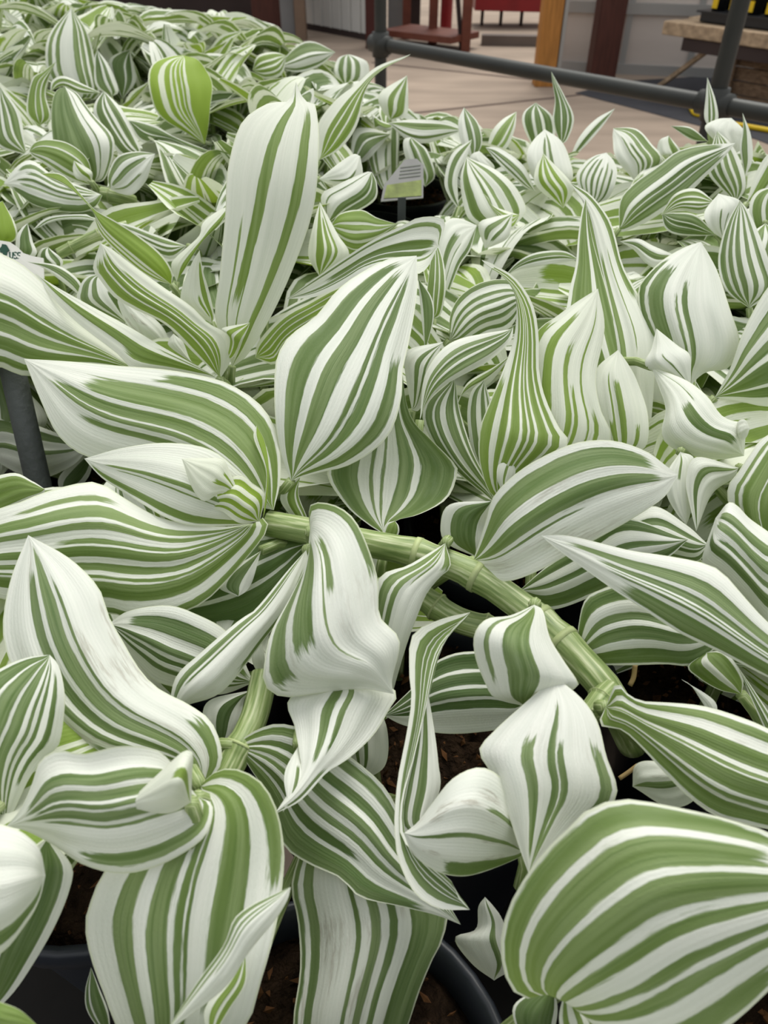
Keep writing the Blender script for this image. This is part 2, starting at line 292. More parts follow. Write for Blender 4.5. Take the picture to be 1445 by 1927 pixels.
# ------------------------------------------------------------------ the leaves one can tell apart
# view | base | one edge | other edge | tip | depth in cm along the leaf | green stripes | options
HERO = '''
F|437,690|405,600 413,520 424,400 428,320 452,235 492,200 520,192 545,189|470,662 530,555 588,400 600,270 595,205 588,192 572,188|557,154|39 37.5 36.5 37.5|-34:-8:22:100:50 48:70:0:88:30 -62:-56:0:50 -20:-14:0:45|y=.25
a1|1200,900|1050,760 900,610 720,520 620,460 540,360 505,300|1255,800 1245,670 1130,600 1040,510 880,400 700,270 610,200|545,165|38 37 36|-85:-45:0:90 -36:-5:0:92 2:22:0:95 28:42:0:80|y=.5
a1|1230,800|1240,670 1205,630|1275,780 1345,640|1358,598|38 37 37|-60:-10 20:80|y=.7
a1|1180,900|900,862 720,850 640,770 420,600 300,480 215,370|1100,850 900,740 700,620 480,500 300,400 215,345|188,328|38 37 38 39|-60:-12:5:45 -30:35:0:96 60:75:0:30|y=.3
a1|760,860|500,845 160,890 0,840 -200,800|560,690 380,540 200,350 100,270 0,222 -100,200|-380,480|39.5 39 38|-90:-78 -66:-40 -32:-8 0:22 26:36|g=.1 y=.2
a1|1150,600|1000,520 985,430 1040,280|1165,560 1135,420 1105,320|1085,205|38.5 38 37|45:80:0:85 10:30:10:40|y=.45
F|322,535|287,525 249,500 194,448 180,420 175,395 138,360 111,344|325,514 305,480 263,445 214,414 183,398 172,388 151,364 127,336 108,325|76,326|46 45 44 44|-90:-75 -60:-48 -30:92|y=.65
e5|1270,950|1000,850 860,800 640,760 600,735 400,740 300,765|1150,1040 900,900 700,792 640,780 450,770 330,790|225,838|50 50 50|-80:-40 -10:20 45:80|
a1|960,375|930,290 960,240 1080,130 1100,60 1170,0|1010,300 1100,160 1200,60|1250,-40|47 47 48|25:95|y=.5
a2|0,790|20,700 150,560 300,480 450,400|110,825 170,720 350,600 600,450|720,330|40 39 38|-80:-55 -45:-10 0:35 45:60 70:90|y=.55
a2|1000,180|1030,40 900,25 800,70 620,160 350,340|900,330 700,300 560,340 500,385 330,458|172,470|36.5 36.5 37.5 39|-85:-70 -25:12:12:75 18:42:15:100 50:60|c=-.3
F|548,905|530,860 519,800 516,729 521,673 545,632 594,595 629,552 665,522 729,488|566,898 611,887 653,877 701,849 736,811 755,750 758,694 767,656 781,580 786,524|784,481|30.5 31 32.5 35.5|-80:-50:0:93 -33:-4:0:90 22:30:0:90 36:54:0:90 72:90:0:62|
b2|300,672|200,560 138,470 160,400|285,570 243,460 235,400|245,338|31.2 31 30.6|-40:40 60:90|y=.4
F|722,1005|690,985 650,950 615,890 640,830 700,760|745,980 791,967 843,936 861,884 847,863 802,818 781,797 765,760|757,700|32.5 33.5 34.5|-95:-55 -38:-30 -18:-12 8:34 44:97|c=-.3
b2|700,755|688,690 708,600|775,660 782,610|760,578|31 31 31|-70:80|y=.4
F|515,960|528,900 522,820 490,762 430,722 370,705 300,694 220,688 130,680|470,950 380,925 280,890 165,860 110,820 75,750|45,675|30 31 32.5 33.5|-93:-74:0:60 -66:-24:0:78 -14:8:0:86 12:22:0:90 30:42:5:72|y=.12
b1|1430,570|1440,450 1445,300 1380,130|1450,480 1462,300 1440,150|1395,60|29.5 29.7 30.2|-30:100|y=.8
b1|1400,580|1440,430 1380,380 1290,300 1180,210 1050,165 850,155 650,185 540,215|1300,602 1050,605 900,560 780,490 650,410 560,350 500,290|458,240|28.8 28.3 28.6 29.2|0:13:10:88 22:26:10:80 72:92:0:95|y=.2
b1|1310,455|1245,300 1205,243 1100,238|1200,430 1110,472 1045,400|988,240|28 27.6 27.6|-20:6:0:45 -70:-55:0:40|y=.6
b1|1412,582|1440,440 1380,385 1275,335|1300,590 1200,525 1110,520|1028,512|28.6 28 28.2|-85:-60 -35:-10 15:40 60:75|y=.95
b1|1390,590|1200,610 900,570 700,470 560,380 450,370 250,420 100,480 0,510 -150,580|1440,560 1448,640 1300,830 1180,960 1080,1040 900,1110 750,1130 600,1080 400,1085 200,1040 0,1000 -150,950|-380,830|29 28.2 27.8 28|-84:-76:42:70 -70:-52 -45:-33 -20:-12:0:62 -8:8 18:30 37:43 46:72 88:99:0:60|y=.15
F|385,1480|330,1440 230,1430 160,1415 115,1385 60,1330 20,1250 5,1180 20,1090|418,1430 400,1362 356,1326 300,1297 263,1260 228,1201 205,1160 185,1105 130,1050|53,1007|22.6 23.6 24.6 26|-88:-78:0:35 -66:-52:0:62 -42:-24:0:88 -14:13:0:96 22:28:0:82 66:92:0:24|s=.5
c1|10,1150|-150,1000 -250,700 -150,400 0,285 140,225|60,1090 160,880 250,760 320,700 350,520 350,400 320,270|270,208|21.6 21.8 22.5|-92:-56 -48:-12 -4:20 30:38:0:95 46:55 68:80:25:88|g=.1
F|372,1500|318,1430 287,1409 225,1404 156,1419 110,1412 75,1432 62,1470 40,1520|400,1515 392,1563 360,1596 294,1631 225,1644 156,1627 104,1593 52,1565|12,1555|19.8 19.2 19.4 20|-66:-46:10:88 -38:-20:5:88 -15:-6:0:84 -1:14:0:90 20:26:10:80 68:90:0:66|w=.16
c1|1040,1010|1045,860 1048,740 1000,733 930,790|950,1062 860,1072 740,1047|670,1036|19 18.5 18.5 18.7|-55:-20:0:45|y=.5 c=.7
c1|840,920|790,930 700,980|800,1000 720,1040|668,1035|19 19 19|-50:30|y=.3
F|378,1480|365,1530 320,1570 230,1610 190,1650 166,1710 160,1745 170,1800 195,1870 230,1950|400,1455 440,1446 490,1470 520,1520 533,1580 534,1640 520,1740 490,1850 455,1940|320,2060|20.6 20.3 19.9 20.4|-73:-52 -38:-14 -8:2 4:9 30:64:0:72 82:100:0:42|y=.1
F|310,1945|370,1850 420,1780 440,1730 470,1705 500,1690|420,1862 470,1790 515,1735 540,1695|547,1669|17.4 17.6 18.2|-95:-75 -60:-45 -32:-20:40:95|c=.8 s=.25
F|395,1960|385,1900 430,1840|432,1900 462,1850|462,1795|18.6 18.8 19|-50:10 40:90|y=.5
d1|-400,330|-200,60 50,82 180,160 225,230|-200,790 0,775 150,600 215,480|247,350|17.8 17.6 18|68:90:30:95|c=.5
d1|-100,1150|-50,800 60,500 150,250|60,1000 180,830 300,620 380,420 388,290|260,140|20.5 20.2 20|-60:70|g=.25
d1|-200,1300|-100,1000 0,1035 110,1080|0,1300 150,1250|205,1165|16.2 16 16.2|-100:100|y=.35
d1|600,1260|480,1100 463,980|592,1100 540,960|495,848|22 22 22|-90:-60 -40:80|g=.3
F|583,1000|575,1060 548,1120 510,1190 497,1250 495,1280 505,1298 535,1312 600,1305 680,1297|582,955 600,945 640,955 672,985 700,1050 712,1100 715,1160 752,1205 738,1280|741,1306|27.2 25.2 24.6 24.4|-92:-66:18:60 -54:-16:8:55 5:9:15:76 14:28:18:42 88:100:0:50|c=.5 s=.2
c2|480,300|190,440 215,600 240,740 245,840 180,960|760,400 720,520 640,650 500,780 390,850 250,1000|105,1075|26.2 25 23 21.6|-30:-8:0:66 6:20:0:58 60:85:70:100|c=.6
c2|237,700|170,820 158,900 172,1000|262,850 235,950|150,1065|23.6 22.4 21.7|20:60:30:100|
F|838,1022|800,1045 765,1065 715,1085 700,1150 690,1250|848,1065 826,1088 802,1119 785,1160 767,1208 750,1264 729,1333|695,1400|27.4 26.6 26.6 27|-85:-50 -38:-14 0:12:0:26 62:95:0:14|c=.6
F|576,1035|540,1075 480,1147 450,1167 377,1229 329,1278|577,1062 545,1140 500,1201 436,1284 401,1312 346,1330|317,1360|26.6 25.6 25|-82:-56:0:90 -46:-36:0:80 80:95:10:60|c=.8 s=.3
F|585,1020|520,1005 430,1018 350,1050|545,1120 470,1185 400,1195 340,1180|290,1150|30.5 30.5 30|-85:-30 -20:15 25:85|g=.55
b1|1420,740|1250,850 1190,940|1375,900 1340,960|1295,990|29.6 29.4 29|-60:30|g=.2
c1|1380,360|1250,100 1050,-20 900,-60 700,-30|1200,425 1000,395 850,355 780,290 680,180|590,40|27.8 27.4 27.2|-70:-25:5:85 5:25 35:48 60:72|g=.35
c1|1420,340|1370,240 1390,170|1440,240|1420,120|27.5 27.3 27.2||
c1|1370,400|1150,450 1100,540 1130,640|1330,450 1290,620|1212,710|27.6 27.6 27.4|-30:40|g=.5
F|442,1402|480,1375 530,1362 600,1385 680,1440 730,1490 770,1570 820,1660|470,1445 510,1510 533,1590 584,1627 640,1652 677,1688 750,1705 820,1722|867,1740|24.4 24.2 23.2 22.4|-94:-76 -60:-40 -28:-8 4:18 32:50:0:58 58:97:0:86|g=.1 c=.12
F|885,1152|830,1165 776,1195 770,1265 774,1316 764,1385 750,1455 744,1506 742,1560 750,1620 780,1680 826,1710|850,1185 829,1222 812,1288 791,1368 774,1437 760,1482 752,1530 757,1580 800,1620 847,1655 862,1690|884,1712|25.4 23.6 22 21|-78:-40 -32:-8 0:30 38:50 60:85|g=.1 c=-.5
c2|920,300|860,700 790,950 770,1150|972,600 997,800 1003,950|900,1210|25.2 24 23|-70:-45 -20:30|s=.2
F|985,1600|990,1530 950,1470 905,1444 853,1464 812,1513 785,1548|975,1615 895,1646 847,1648 809,1634 775,1605|760,1568|22 20.8 20.4|18:28 74:98:0:60 -42:-30:10:40|s=.6 c=.6
F|995,1645|975,1590 955,1530 920,1450 901,1412 930,1375 985,1325|1090,1560 1160,1500 1140,1420 1125,1360 1095,1315|1045,1273|20.2 21 21.6 22.4|-42:-22:8:66 0:14:0:84 16:28:0:66 78:94:15:66|c=.4 s=.15
F|655,1540|585,1570 549,1660 560,1730 565,1800 562,1850 552,1920 560,2010|740,1570 838,1700 832,1770 815,1805 790,1865 770,1925 735,2010|650,2090|25 24.4 23.8 24|-99:-92 -86:-72 -22:-14 0:14 26:38 57:98|s=.5
d2|1300,920|1180,830 1085,690 1200,640 1213,520|1420,820 1350,600 1300,520|1250,465|25.4 25 24.6|20:45|c=.9
F|1065,1862|1040,1862 1000,1880 965,1865 946,1820 943,1760 965,1690 1015,1613 1063,1565 1101,1527 1166,1504 1256,1516 1377,1544 1480,1585|1090,1880 1120,1940 1200,1985 1300,1975 1377,1927 1445,1866 1520,1790|1585,1690|19.6 17.8 17 17|-97:-78:0:84 -70:-40:0:80 -33:-5:0:95 5:18 34:44 50:62 78:96:0:72|y=.12 w=.06 c=.45
d3|400,1350|310,1150|535,1150|345,952|19.4 19.4 19.6|-80:-50 -10:20 50:80|y=.4
d3|280,940|60,1060 130,1300|300,1100 250,1300|180,1420|21 21 21|-90:80|g=.4
F|1140,1330|1160,1285 1180,1305 1208,1319 1256,1322 1325,1329 1395,1350 1445,1371 1520,1410|1128,1364 1170,1374 1205,1405 1240,1443 1290,1495 1345,1535 1400,1550 1470,1560|1600,1530|22.8 21.4 20.6 20.4|-92:-74 -52:-16 -6:2 6:44 52:62 68:94|s=.4 y=.15
F|1600,1330|1530,1240 1445,1171 1391,1112 1360,1078 1326,1060 1256,1046 1187,1036 1118,1019 1063,1007|1520,1310 1445,1275 1378,1240 1343,1222 1291,1198 1257,1178 1205,1143 1153,1109 1094,1067 1042,1029|1018,1008|22 22.8 24 25.6|-62:-26:0:92 -14:6:0:82 12:17:20:80 24:32:20:78 46:92:0:72|
F|1085,1225|1088,1180 1100,1130 1130,1110 1180,1100 1260,1130|1115,1248 1170,1252 1250,1250 1300,1252 1340,1225|1375,1190|26 25.6 25.8|-96:-66 -36:-14 0:36 58:95|g=.2
b3|90,960|250,820 450,700 650,560|250,1062 500,985 700,890 900,780|1010,680|28.4 28 28|-95:-60 -20:5 40:90|g=.3
b3|600,700|650,600 820,498 1000,600 1090,680|700,742 900,785 1060,802|1122,710|29 28.6 28.8|-60:-30 -5:25 35:52 75:95|g=.25 c=.6
F|890,1055|905,1010 916,974 930,932 980,884 1049,846 1101,830 1159,830 1215,849 1249,873|895,1072 930,1090 962,1093 1014,1074 1083,1036 1170,988 1222,956 1253,932|1276,894|27.8 26.6 26.8 27.4|-86:-42:0:88 -20:16:0:90 26:32:0:55|s=.4
b2|1200,775|1040,700 1008,600 1060,488|1235,690 1262,570|1285,470|30.5 30.5 30|-60:60|g=.3
F|1005,1138|960,1158 915,1165 892,1195 895,1240 915,1290 930,1312|1022,1150 1035,1200 1062,1245 1088,1285 1078,1298 1030,1322|985,1329|24.4 22.8 22.8 23.2|-80:-70:0:70 -42:28:2:100|c=.7
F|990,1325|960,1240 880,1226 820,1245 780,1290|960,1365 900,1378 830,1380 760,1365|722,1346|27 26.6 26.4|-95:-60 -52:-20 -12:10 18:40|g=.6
F|1020,905|985,830 990,720 1007,630 1049,594 1085,568|1110,880 1150,825 1130,770 1121,710 1135,640 1137,600|1125,543|33 33 34|-62:-38:25:84 -100:-85:0:74 -2:12:10:70 18:28:0:52 50:56:15:92 66:76:0:45|y=.55
F|940,940|920,925 902,870 902,810 919,763 945,700 966,640 972,580 968,540 950,515 928,497|1000,890 1070,840 1049,800 1025,746 1014,694 1014,642 1007,587 990,549 960,515|906,489|31.6 31.8 32.6 33|-97:-72:0:50 -55:-36:0:100 -28:-4 4:16 22:34 42:66 74:88|y=.4 c=.6
F|950,935|935,900 940,870|960,910 970,890|965,865|31 31 31|-20:10|y=.4
F|1225,800|1150,760 1130,640 1122,540 1108,460 1101,390|1232,700 1232,618 1198,549 1172,500 1156,438 1142,405 1110,365|1073,344|36.5 37 38.4 39.6|-92:-40:0:90 -30:-10:0:70 30:36:30:70 70:92:50:100|y=.2
F|1150,800|1070,640 1069,560 1083,500 1087,452 1094,400|1185,760 1165,640 1140,540 1115,450|1102,374|36.2 36.6 38 39.2|-84:22 48:96|y=.2
F|1170,860|1135,820 1120,740 1122,694|1215,840 1219,780 1200,720 1185,690|1163,658|33.6 33.6 34|-42:-34:10:75 -16:12:0:70 -60:-36:0:36 48:66:0:36|y=.45
F|1300,727|1270,690 1230,640 1205,590 1201,545 1215,520 1250,487 1291,464|1308,716 1330,700 1367,694 1388,670 1391,635 1374,583 1353,518 1336,483|1319,455|37 37 38|-97:-88:30:80 -82:-50:25:76 -26:-18:5:60 -10:4:0:70|
F|1235,618|1226,655 1217,692|1275,650 1298,668 1300,705|1299,728|35 34.6 34.6|-10:0:40:90|c=.6
F|1225,690|1240,730 1252,770 1244,815 1260,840 1300,857 1350,865|1290,715 1330,745 1356,780 1378,792 1402,800|1400,858|34.6 33.4 33 33.2|2:42:38:84 55:60:0:40|c=.5
b3|1270,100|1280,40 1320,28|1300,140 1330,120|1346,75|32.8 32.6 32.6||s=.3
F|1345,748|1375,690 1400,620 1445,540 1500,490|1390,755 1445,765 1520,755|1585,600|36.5 35.6 36|-72:-52 -34:-14 -2:42:0:100 50:76:0:100|
F|1450,1085|1400,1000 1370,945 1372,910 1388,890 1412,853 1445,818|1520,1080 1560,960 1570,850|1540,780|29 28.6 29.4|-88:-80 -74:-40 -37:-4 -1:40 44:90|y=.2
F|1500,1040|1445,1000 1410,975 1388,952 1370,946|1470,1200 1400,1130 1350,1080 1320,1058|1346,975|26 26 26.6|-70:-44:0:88 -34:-8:0:86 8:22:0:78 34:60:0:88|c=.6
F|1280,850|1255,890 1254,930 1272,965|1307,865 1305,930 1298,970|1291,988|32.4 32 31.6|-20:0:0:40|
F|845,640|848,590 868,555 910,530 960,528|870,652 920,628 960,616|990,560|41 41 41.5|-98:-82 -60:-44 -30:-14 5:20 34:52 70:85|
F|790,790|791,777 798,711 826,663 861,639 913,627 957,620|795,768 825,733 861,711 913,684 940,663 962,640|966,615|34.4 34.8 35.6 36.4|-62:-34 -24:8 24:66|s=.15
F|860,762|880,720 930,690|870,742 920,722|964,666|37 37 37|-70:0|y=.3
F|930,945|850,880 802,810 800,760|925,920 890,850 865,770 858,725|852,712|35.4 35.4 35.8|-90:-60 -48:-20 12:60 74:92|c=.4
F|960,930|900,880 880,800 885,740|965,900 935,830 925,760|910,715|36 36 36.4|-80:-40 0:40 60:80|
F|775,772|762,700 765,660|790,770 815,720 825,670|834,643|35.6 35.4 35.6|-30:0 25:40|s=.3
F|815,600|803,560 812,480|830,590 839,540 834,490|820,453|42.4 42.4 43|-95:-30 -15:25 40:85|y=.2
F|800,662|793,600 788,540|816,600 812,560|787,524|36.8 36.8 37|-60:85|g=.2
F|818,590|815,520 822,450 840,415 865,411|840,560 865,500 885,470|897,424|47 47 48|-32:4:15:75 30:36:10:70 74:92|s=.1
F|965,402|930,408 900,422|957,445 930,462|912,467|50 49.6 49.6|-50:-10:0:80 25:50:0:75|
F|1090,488|1060,472 1010,475 975,492|1062,493 1010,501 975,508|948,521|45 45 45.6|-80:-30 -20:20|
F|1275,482|1230,463 1200,449|1240,505 1215,495 1192,470|1166,454|45.6 45.4 46|-40:20|
F|1410,580|1365,545 1351,490 1366,425|1462,545 1447,490 1432,450 1410,400|1392,377|44 44 44.6|-92:-72 -62:-44 -32:-8 14:34 56:76|
F|1362,452|1335,430 1325,400|1375,420 1394,380|1352,364|47.5 47.5 48|-10:2:10:60 40:48:0:50|
F|1347,442|1310,405 1270,400|1310,444 1270,441 1250,427|1246,403|50.5 50 50|-88:-20 -12:25 32:86|g=.15
F|1243,405|1270,365 1310,355|1280,396 1320,402|1345,380|49.4 49 49|-80:-45 -30:0 15:35 50:70|y=.3 s=.3
F|1165,430|1167,377 1194,344 1239,311 1272,286 1311,275 1349,271|1170,437 1211,421 1255,394 1294,366 1322,338 1355,305|1384,269|53 53 54|-95:-46:0:90 -18:2 8:34:0:95 42:80:0:88|
F|1200,347|1160,300 1153,262|1246,302 1225,270 1205,247 1185,240|1154,241|62 62 63|-22:-12:10:80 2:16:5:66 30:52:0:100 60:92|y=.1
F|1110,396|1085,340 1092,315 1115,295|1147,370 1161,330 1156,305|1141,287|58 58 59|-84:-74:10:90 -56:-44:10:80 -28:-12:5:84 5:16:10:70 34:46:0:80 64:76:0:70|
F|1035,372|1000,330 991,290 1004,263|1076,340 1072,300 1056,265|1025,243|60 60 61|-20:-5:20:85 8:24:10:95|
F|1060,392|1010,352 1007,320|1078,362 1072,340|1022,288|58 57.6 58|-70:-40 -20:10 30:60|y=.7
F|950,442|891,419 874,394 866,338|984,407 989,388 968,349 932,319|877,295|56 56 57|-84:-52 -14:-2:25:95 12:26:20:95 54:78|y=.15
F|978,405|930,388 918,372|962,432 930,400|907,361|54.6 54.4 54.4|-60:-20 0:30 50:80|y=.6
F|1008,362|985,312 940,279|980,347 940,310|913,277|60 60 60.6|-40:15 45:70|
F|922,325|885,305 888,290|930,312|902,284|61 61 61||
F|890,302|868,270 862,230|907,270 900,232|873,202|66 66 66.6|-25:20 40:90|
F|888,262|850,290 836,340 845,370|880,292 862,330 862,370|863,393|63.6 63 63|-60:10 |g=.1
F|915,287|924,250 945,225|950,282 968,245|972,210|70 70 71|-55:20 40:70|y=.35
F|1055,272|1040,230 1044,190 1040,160|1068,262 1080,222 1062,180|1037,134|72 72 72|-85:-20 -5:45 60:85|g=.3
F|1010,292|985,240 985,212|1042,262 1040,220|1008,193|75 75 75|-85:-40 -20:20 40:85|g=.2
F|1070,302|1090,258 1120,225|1096,280 1132,240|1157,204|70 70 71|-10:60|g=.2
F|1335,242|1325,220 1328,180|1351,225 1347,190|1331,145|64 64 64|-40:-5 20:60|g=.2
F|1380,292|1340,260 1326,238 1350,224|1407,270 1400,245|1376,222|60 60 60||s=.2
F|1402,332|1392,280 1398,240|1416,300 1413,255|1397,212|58 58 58|-70:20|
F|1385,382|1334,330 1335,290|1403,352 1396,310 1375,270|1349,246|57 57 57.4|-84:-60 -46:-18 2:30 46:74|y=.1
F|1332,266|1300,240|1300,263|1262,237|66 66 66|-80:80|g=.3
F|1265,292|1238,290 1240,265|1281,285|1258,255|62 62 62|20:80|y=.2
F|1405,382|1420,330 1445,290|1432,370 1462,330|1485,265|52 52 52|-30:70|y=.3
F|1442,482|1415,420 1410,385 1425,360|1465,440|1457,350|48 48 48|-80:-20 10:60|y=.2
F|178,342|110,290 98,250 97,200 105,172|197,337 214,290 212,256 180,220 160,195 145,175|122,163|60 60 61|-100:26 46:52 84:94|g=.1
F|175,347|165,300 130,270 90,262 65,268|160,347 120,335 85,310 62,295|55,284|57.6 57 57|-95:-55 -45:42 60:80|y=.3
F|172,342|145,337 137,320|172,322|139,302|56.6 56.2 56.2|-10:40|y=.6
F|190,366|140,345 100,330 61,302 33,312|192,368 177,391 138,400 69,388 33,363|7,345|56.4 55.6 55.6|-84:-66:5:80 -52:-36:5:72 -20:-6:10:84 10:24:15:80 56:97:0:90|
F|207,356|203,330 220,295 255,285|225,364 250,366 275,340 285,310|292,289|57 56.6 56.6|-92:-62 -34:-4:10:82 40:54:10:60|
F|385,272|350,250 300,218 282,175 279,140 290,118 320,106|392,240 396,200 400,160 390,135 372,112|345,104|72 71 71.5|-96:-70 -52:-34 -26:-16 -10:2 6:14 24:100|y=1 m=.3
F|402,287|330,258 290,235 250,226|360,287 320,266 280,270 260,262|242,228|71 70.4 70|-80:0 10:80|g=.15
F|262,292|225,290 180,225 178,195|263,275 245,235 225,200|195,171|66 66 66.4|-80:-30 -15:5 30:75|g=.1
F|150,192|95,150 85,100 95,60|187,180 180,120 165,60 145,30|134,14|92 92 92|-90:-74 -60:-42:0:90 18:44 50:66 76:92|y=.1
F|75,237|50,210 60,150 80,135|96,220 86,180 91,150|105,116|80 80 80|-90:-30 -20:25 40:85|y=.35
F|95,172|98,152 120,143 160,160|120,162 150,176|191,175|76 76 76|-70:-10 20:80|y=.2
F|210,182|180,160 178,110|223,170 206,125|184,95|90 90 90|-80:-10 20:60|g=.2
F|230,187|205,120 222,100|256,150|244,94|95 95 95|-80:10 25:70|g=.3
F|520,126|560,85 590,78|560,136 600,125|631,98|105 105 105|-90:-20 0:15:10:100 65:85|
F|475,132|485,105 515,98|500,149 530,140|539,105|100 100 100|-85:-45 -30:0 15:45 60:80|y=.45
F|650,162|630,135 636,110|690,152 693,120 675,108|655,102|98 98 98|-80:-50 -30:0 20:50|
F|600,302|596,240 630,190 671,158 710,125|640,280 672,235 690,165 722,130|773,102|60 60 62|-42:-12 -4:32 42:84|y=.45
F|735,226|718,206 715,175|765,216 768,180|766,142|78 78 78|-40:0 25:75|y=.3
F|730,231|770,225 830,228|765,262 805,269|873,245|74 73.6 73.6|-70:-10 40:65|y=.1
F|742,236|715,226 699,214|730,247|705,240|75 75 75|-60:40|y=.4
F|735,252|690,240 665,250|715,276 690,302|659,311|76 76 76|-60:-10 5:60|
F|800,352|765,302 759,265|819,330 805,285 790,270|773,258|70 70 70|-30:10 30:85|g=.1 y=.1
F|600,337|640,305 665,290|620,347 665,356 682,330|678,294|52 51.6 51.6|20:36:20:70|c=.5
F|615,422|604,370 630,350 685,325|665,402 706,376 709,345|700,324|51 51 51|-70:-62 5:45 55:90|
F|622,426|640,402 680,395 710,410|640,456 670,471 710,456|749,422|49.6 49 49|-95:-40 -25:5 20:55 70:95|y=.4
F|602,522|580,480 590,420|656,482 635,440|602,380|44 44 44.6|-60:-20 -5:20:0:80 35:50|y=.5
F|240,610|152,575 148,545 162,522|222,545|186,516|45.4 45 45|-85:-50 -30:0 45:80:0:60|
F|320,668|250,625 222,572|318,640 296,604|228,556|44.6 44 43.6||s=.7
F|388,700|322,655 318,640|360,680 345,645|326,628|42 42 42||s=.3
F|0,462|-32,430 -20,390|31,450 28,420|5,378|50 50 50|-90:90|y=.85
F|50,292|-12,270 -15,200|46,262 36,210|0,163|68 68 68|-80:-30 -10:20 35:80|
F|30,500|30,450 40,430|68,480 62,455|52,420|49 49 49|-60:60|g=.3
F|110,512|72,490 76,470|118,490|90,465|49.5 49.5 49.5|-70:-20 20:70|g=.2
F|155,560|90,510 60,495|150,530 110,500|50,492|46 46 46|-30:70|g=.1
F|0,900|-60,880 -40,720|60,830 90,790 60,745|0,700|45 45 46|-70:-40 -20:20|
F|-40,850|-20,780 40,790|60,900 130,880 162,850|166,838|44.5 44.5 44|-80:-40 0:20|
F|-60,1000|-50,920 20,890 60,905|30,960 80,930|84,920|31 31 30.6|-85:60|y=.3
F|120,940|110,900 150,860|165,900|178,850|46 46 46|-50:60|g=.4
F|1390,880|1310,860 1290,900 1300,960|1380,900 1340,930|1310,1000|31.5 31.5 31|-40:0|g=.2
F|1440,420|1415,440 1400,480|1470,450|1440,520|47 46 46|-70:-10 20:80|
F|680,1470|650,1400 640,1320|725,1440 728,1370|700,1310|26.8 26.8 26.8|-60:-40 -10:10|g=.3
c3|1300,425|1180,400 1060,330 1010,270|1310,340 1250,230 1190,190|1110,195|25.8 25.6 25.6|-95:-35 5:85|y=.25
F|1345,1360|1320,1320 1300,1290|1345,1320|1282,1278|24.6 24.6 24.6||
F|1190,1480|1195,1440 1230,1432|1260,1520 1310,1500|1290,1450|23.4 23.2 23.2|-10:20|s=.3
F|1460,1420|1420,1330 1390,1260|1470,1380|1365,1220|23.6 23.8 24|-70:0 30:80|
F|700,1100|640,1080 600,1100|690,1200 640,1240|580,1180|29.5 29.5 29.5|-80:80|g=.5
'''

# ------------------------------------------------------------------ materials of the place
def stem_material():
    m = bpy.data.materials.new('striated_stem'); m.use_nodes = True; N = m.node_tree.nodes; Lk = m.node_tree.links; b = N['Principled BSDF']
    uv = N.new('ShaderNodeUVMap'); uv.uv_map = 'UVMap'; mp = N.new('ShaderNodeMapping'); mp.inputs['Scale'].default_value = (11, .55, 1)
    nz = N.new('ShaderNodeTexNoise'); nz.inputs['Scale'].default_value = 1; nz.inputs['Detail'].default_value = 4; r = N.new('ShaderNodeValToRGB')
    Lk.new(uv.outputs[0], mp.inputs[0]); Lk.new(mp.outputs[0], nz.inputs['Vector']); Lk.new(nz.outputs['Fac'], r.inputs['Fac'])
    el = r.color_ramp.elements; el[0].position = .3; el[0].color = (*s2l(96, 120, 60), 1); el[1].position = .72; el[1].color = (*s2l(206, 212, 172), 1)
    e = el.new(.5); e.color = (*s2l(138, 156, 96), 1)
    Lk.new(r.outputs[0], b.inputs['Base Color']); b.inputs['Roughness'].default_value = .42
    bp = N.new('ShaderNodeBump'); bp.inputs['Strength'].default_value = .3; bp.inputs['Distance'].default_value = .0006
    Lk.new(nz.outputs['Fac'], bp.inputs['Height']); Lk.new(bp.outputs[0], b.inputs['Normal']); return m
M_STEM = stem_material()
M_NODE = mat('stem_node', s2l(168, 180, 128), .5, .3, var=.25, vscale=120)
M_POT = mat('black_pot_plastic', s2l(44, 48, 56), .38, .5)
M_SOIL = mat('potting_soil', s2l(48, 36, 26), .95, .1, bump=.9, bscale=260, var=.6, vscale=140)
M_CRUMB = mat('bark_crumb', s2l(88, 60, 38), .9, .1, var=.5, vscale=90)
M_STRAW = mat('dry_root', s2l(150, 128, 88), .85, .15, var=.3, vscale=60)
M_BENCH = mat('bench_board', s2l(38, 36, 34), .8, .2, var=.3, vscale=20)
M_STEEL = mat('grey_tube_steel', s2l(58, 60, 57), .5, .4, metal=.2, var=.15, vscale=10)
M_STAKE = mat('grey_stake', s2l(92, 95, 98), .6, .3, bump=.15, bscale=300, var=.18, vscale=30)
M_CONC = mat('concrete', s2l(154, 138, 123), .85, .2, bump=.1, bscale=30, var=.2, vscale=1.8, aniso=(.7, 2.2, 1))
M_JOINT = mat('concrete_joint', s2l(104, 90, 82), .9, .1)
M_WALLW = mat('white_corrugated_steel', s2l(200, 200, 196), .5, .4, var=.05, vscale=3)
M_DARK = mat('dark_brown_wall', s2l(62, 52, 50), .8, .2, var=.2, vscale=2)
M_BROWN = mat('brown_stained_post', s2l(78, 44, 36), .6, .3, var=.2, vscale=6, aniso=(8, 8, 1))
M_GREYP = mat('grey_panel', s2l(120, 120, 120), .6, .3, var=.08, vscale=3)
M_ORANGE = mat('orange_wood', s2l(172, 118, 58), .65, .3, var=.22, vscale=8, aniso=(8, 8, .8))
M_RED = mat('red_paint', s2l(132, 14, 24), .4, .5, var=.15, vscale=5)
M_RUST = mat('red_brown_steel', s2l(108, 60, 46), .6, .3, var=.2, vscale=9)
M_POLY = mat('clouded_polycarbonate', s2l(192, 182, 174), .3, .5, var=.2, vscale=1.3, aniso=(.4, 1, 2.6))
M_ALU = mat('aluminium', s2l(168, 168, 166), .4, .5, metal=.5)
M_PLANK = mat('weathered_plank', s2l(172, 150, 124), .8, .2, bump=.3, bscale=40, var=.32, vscale=5, aniso=(1, 6, 6))
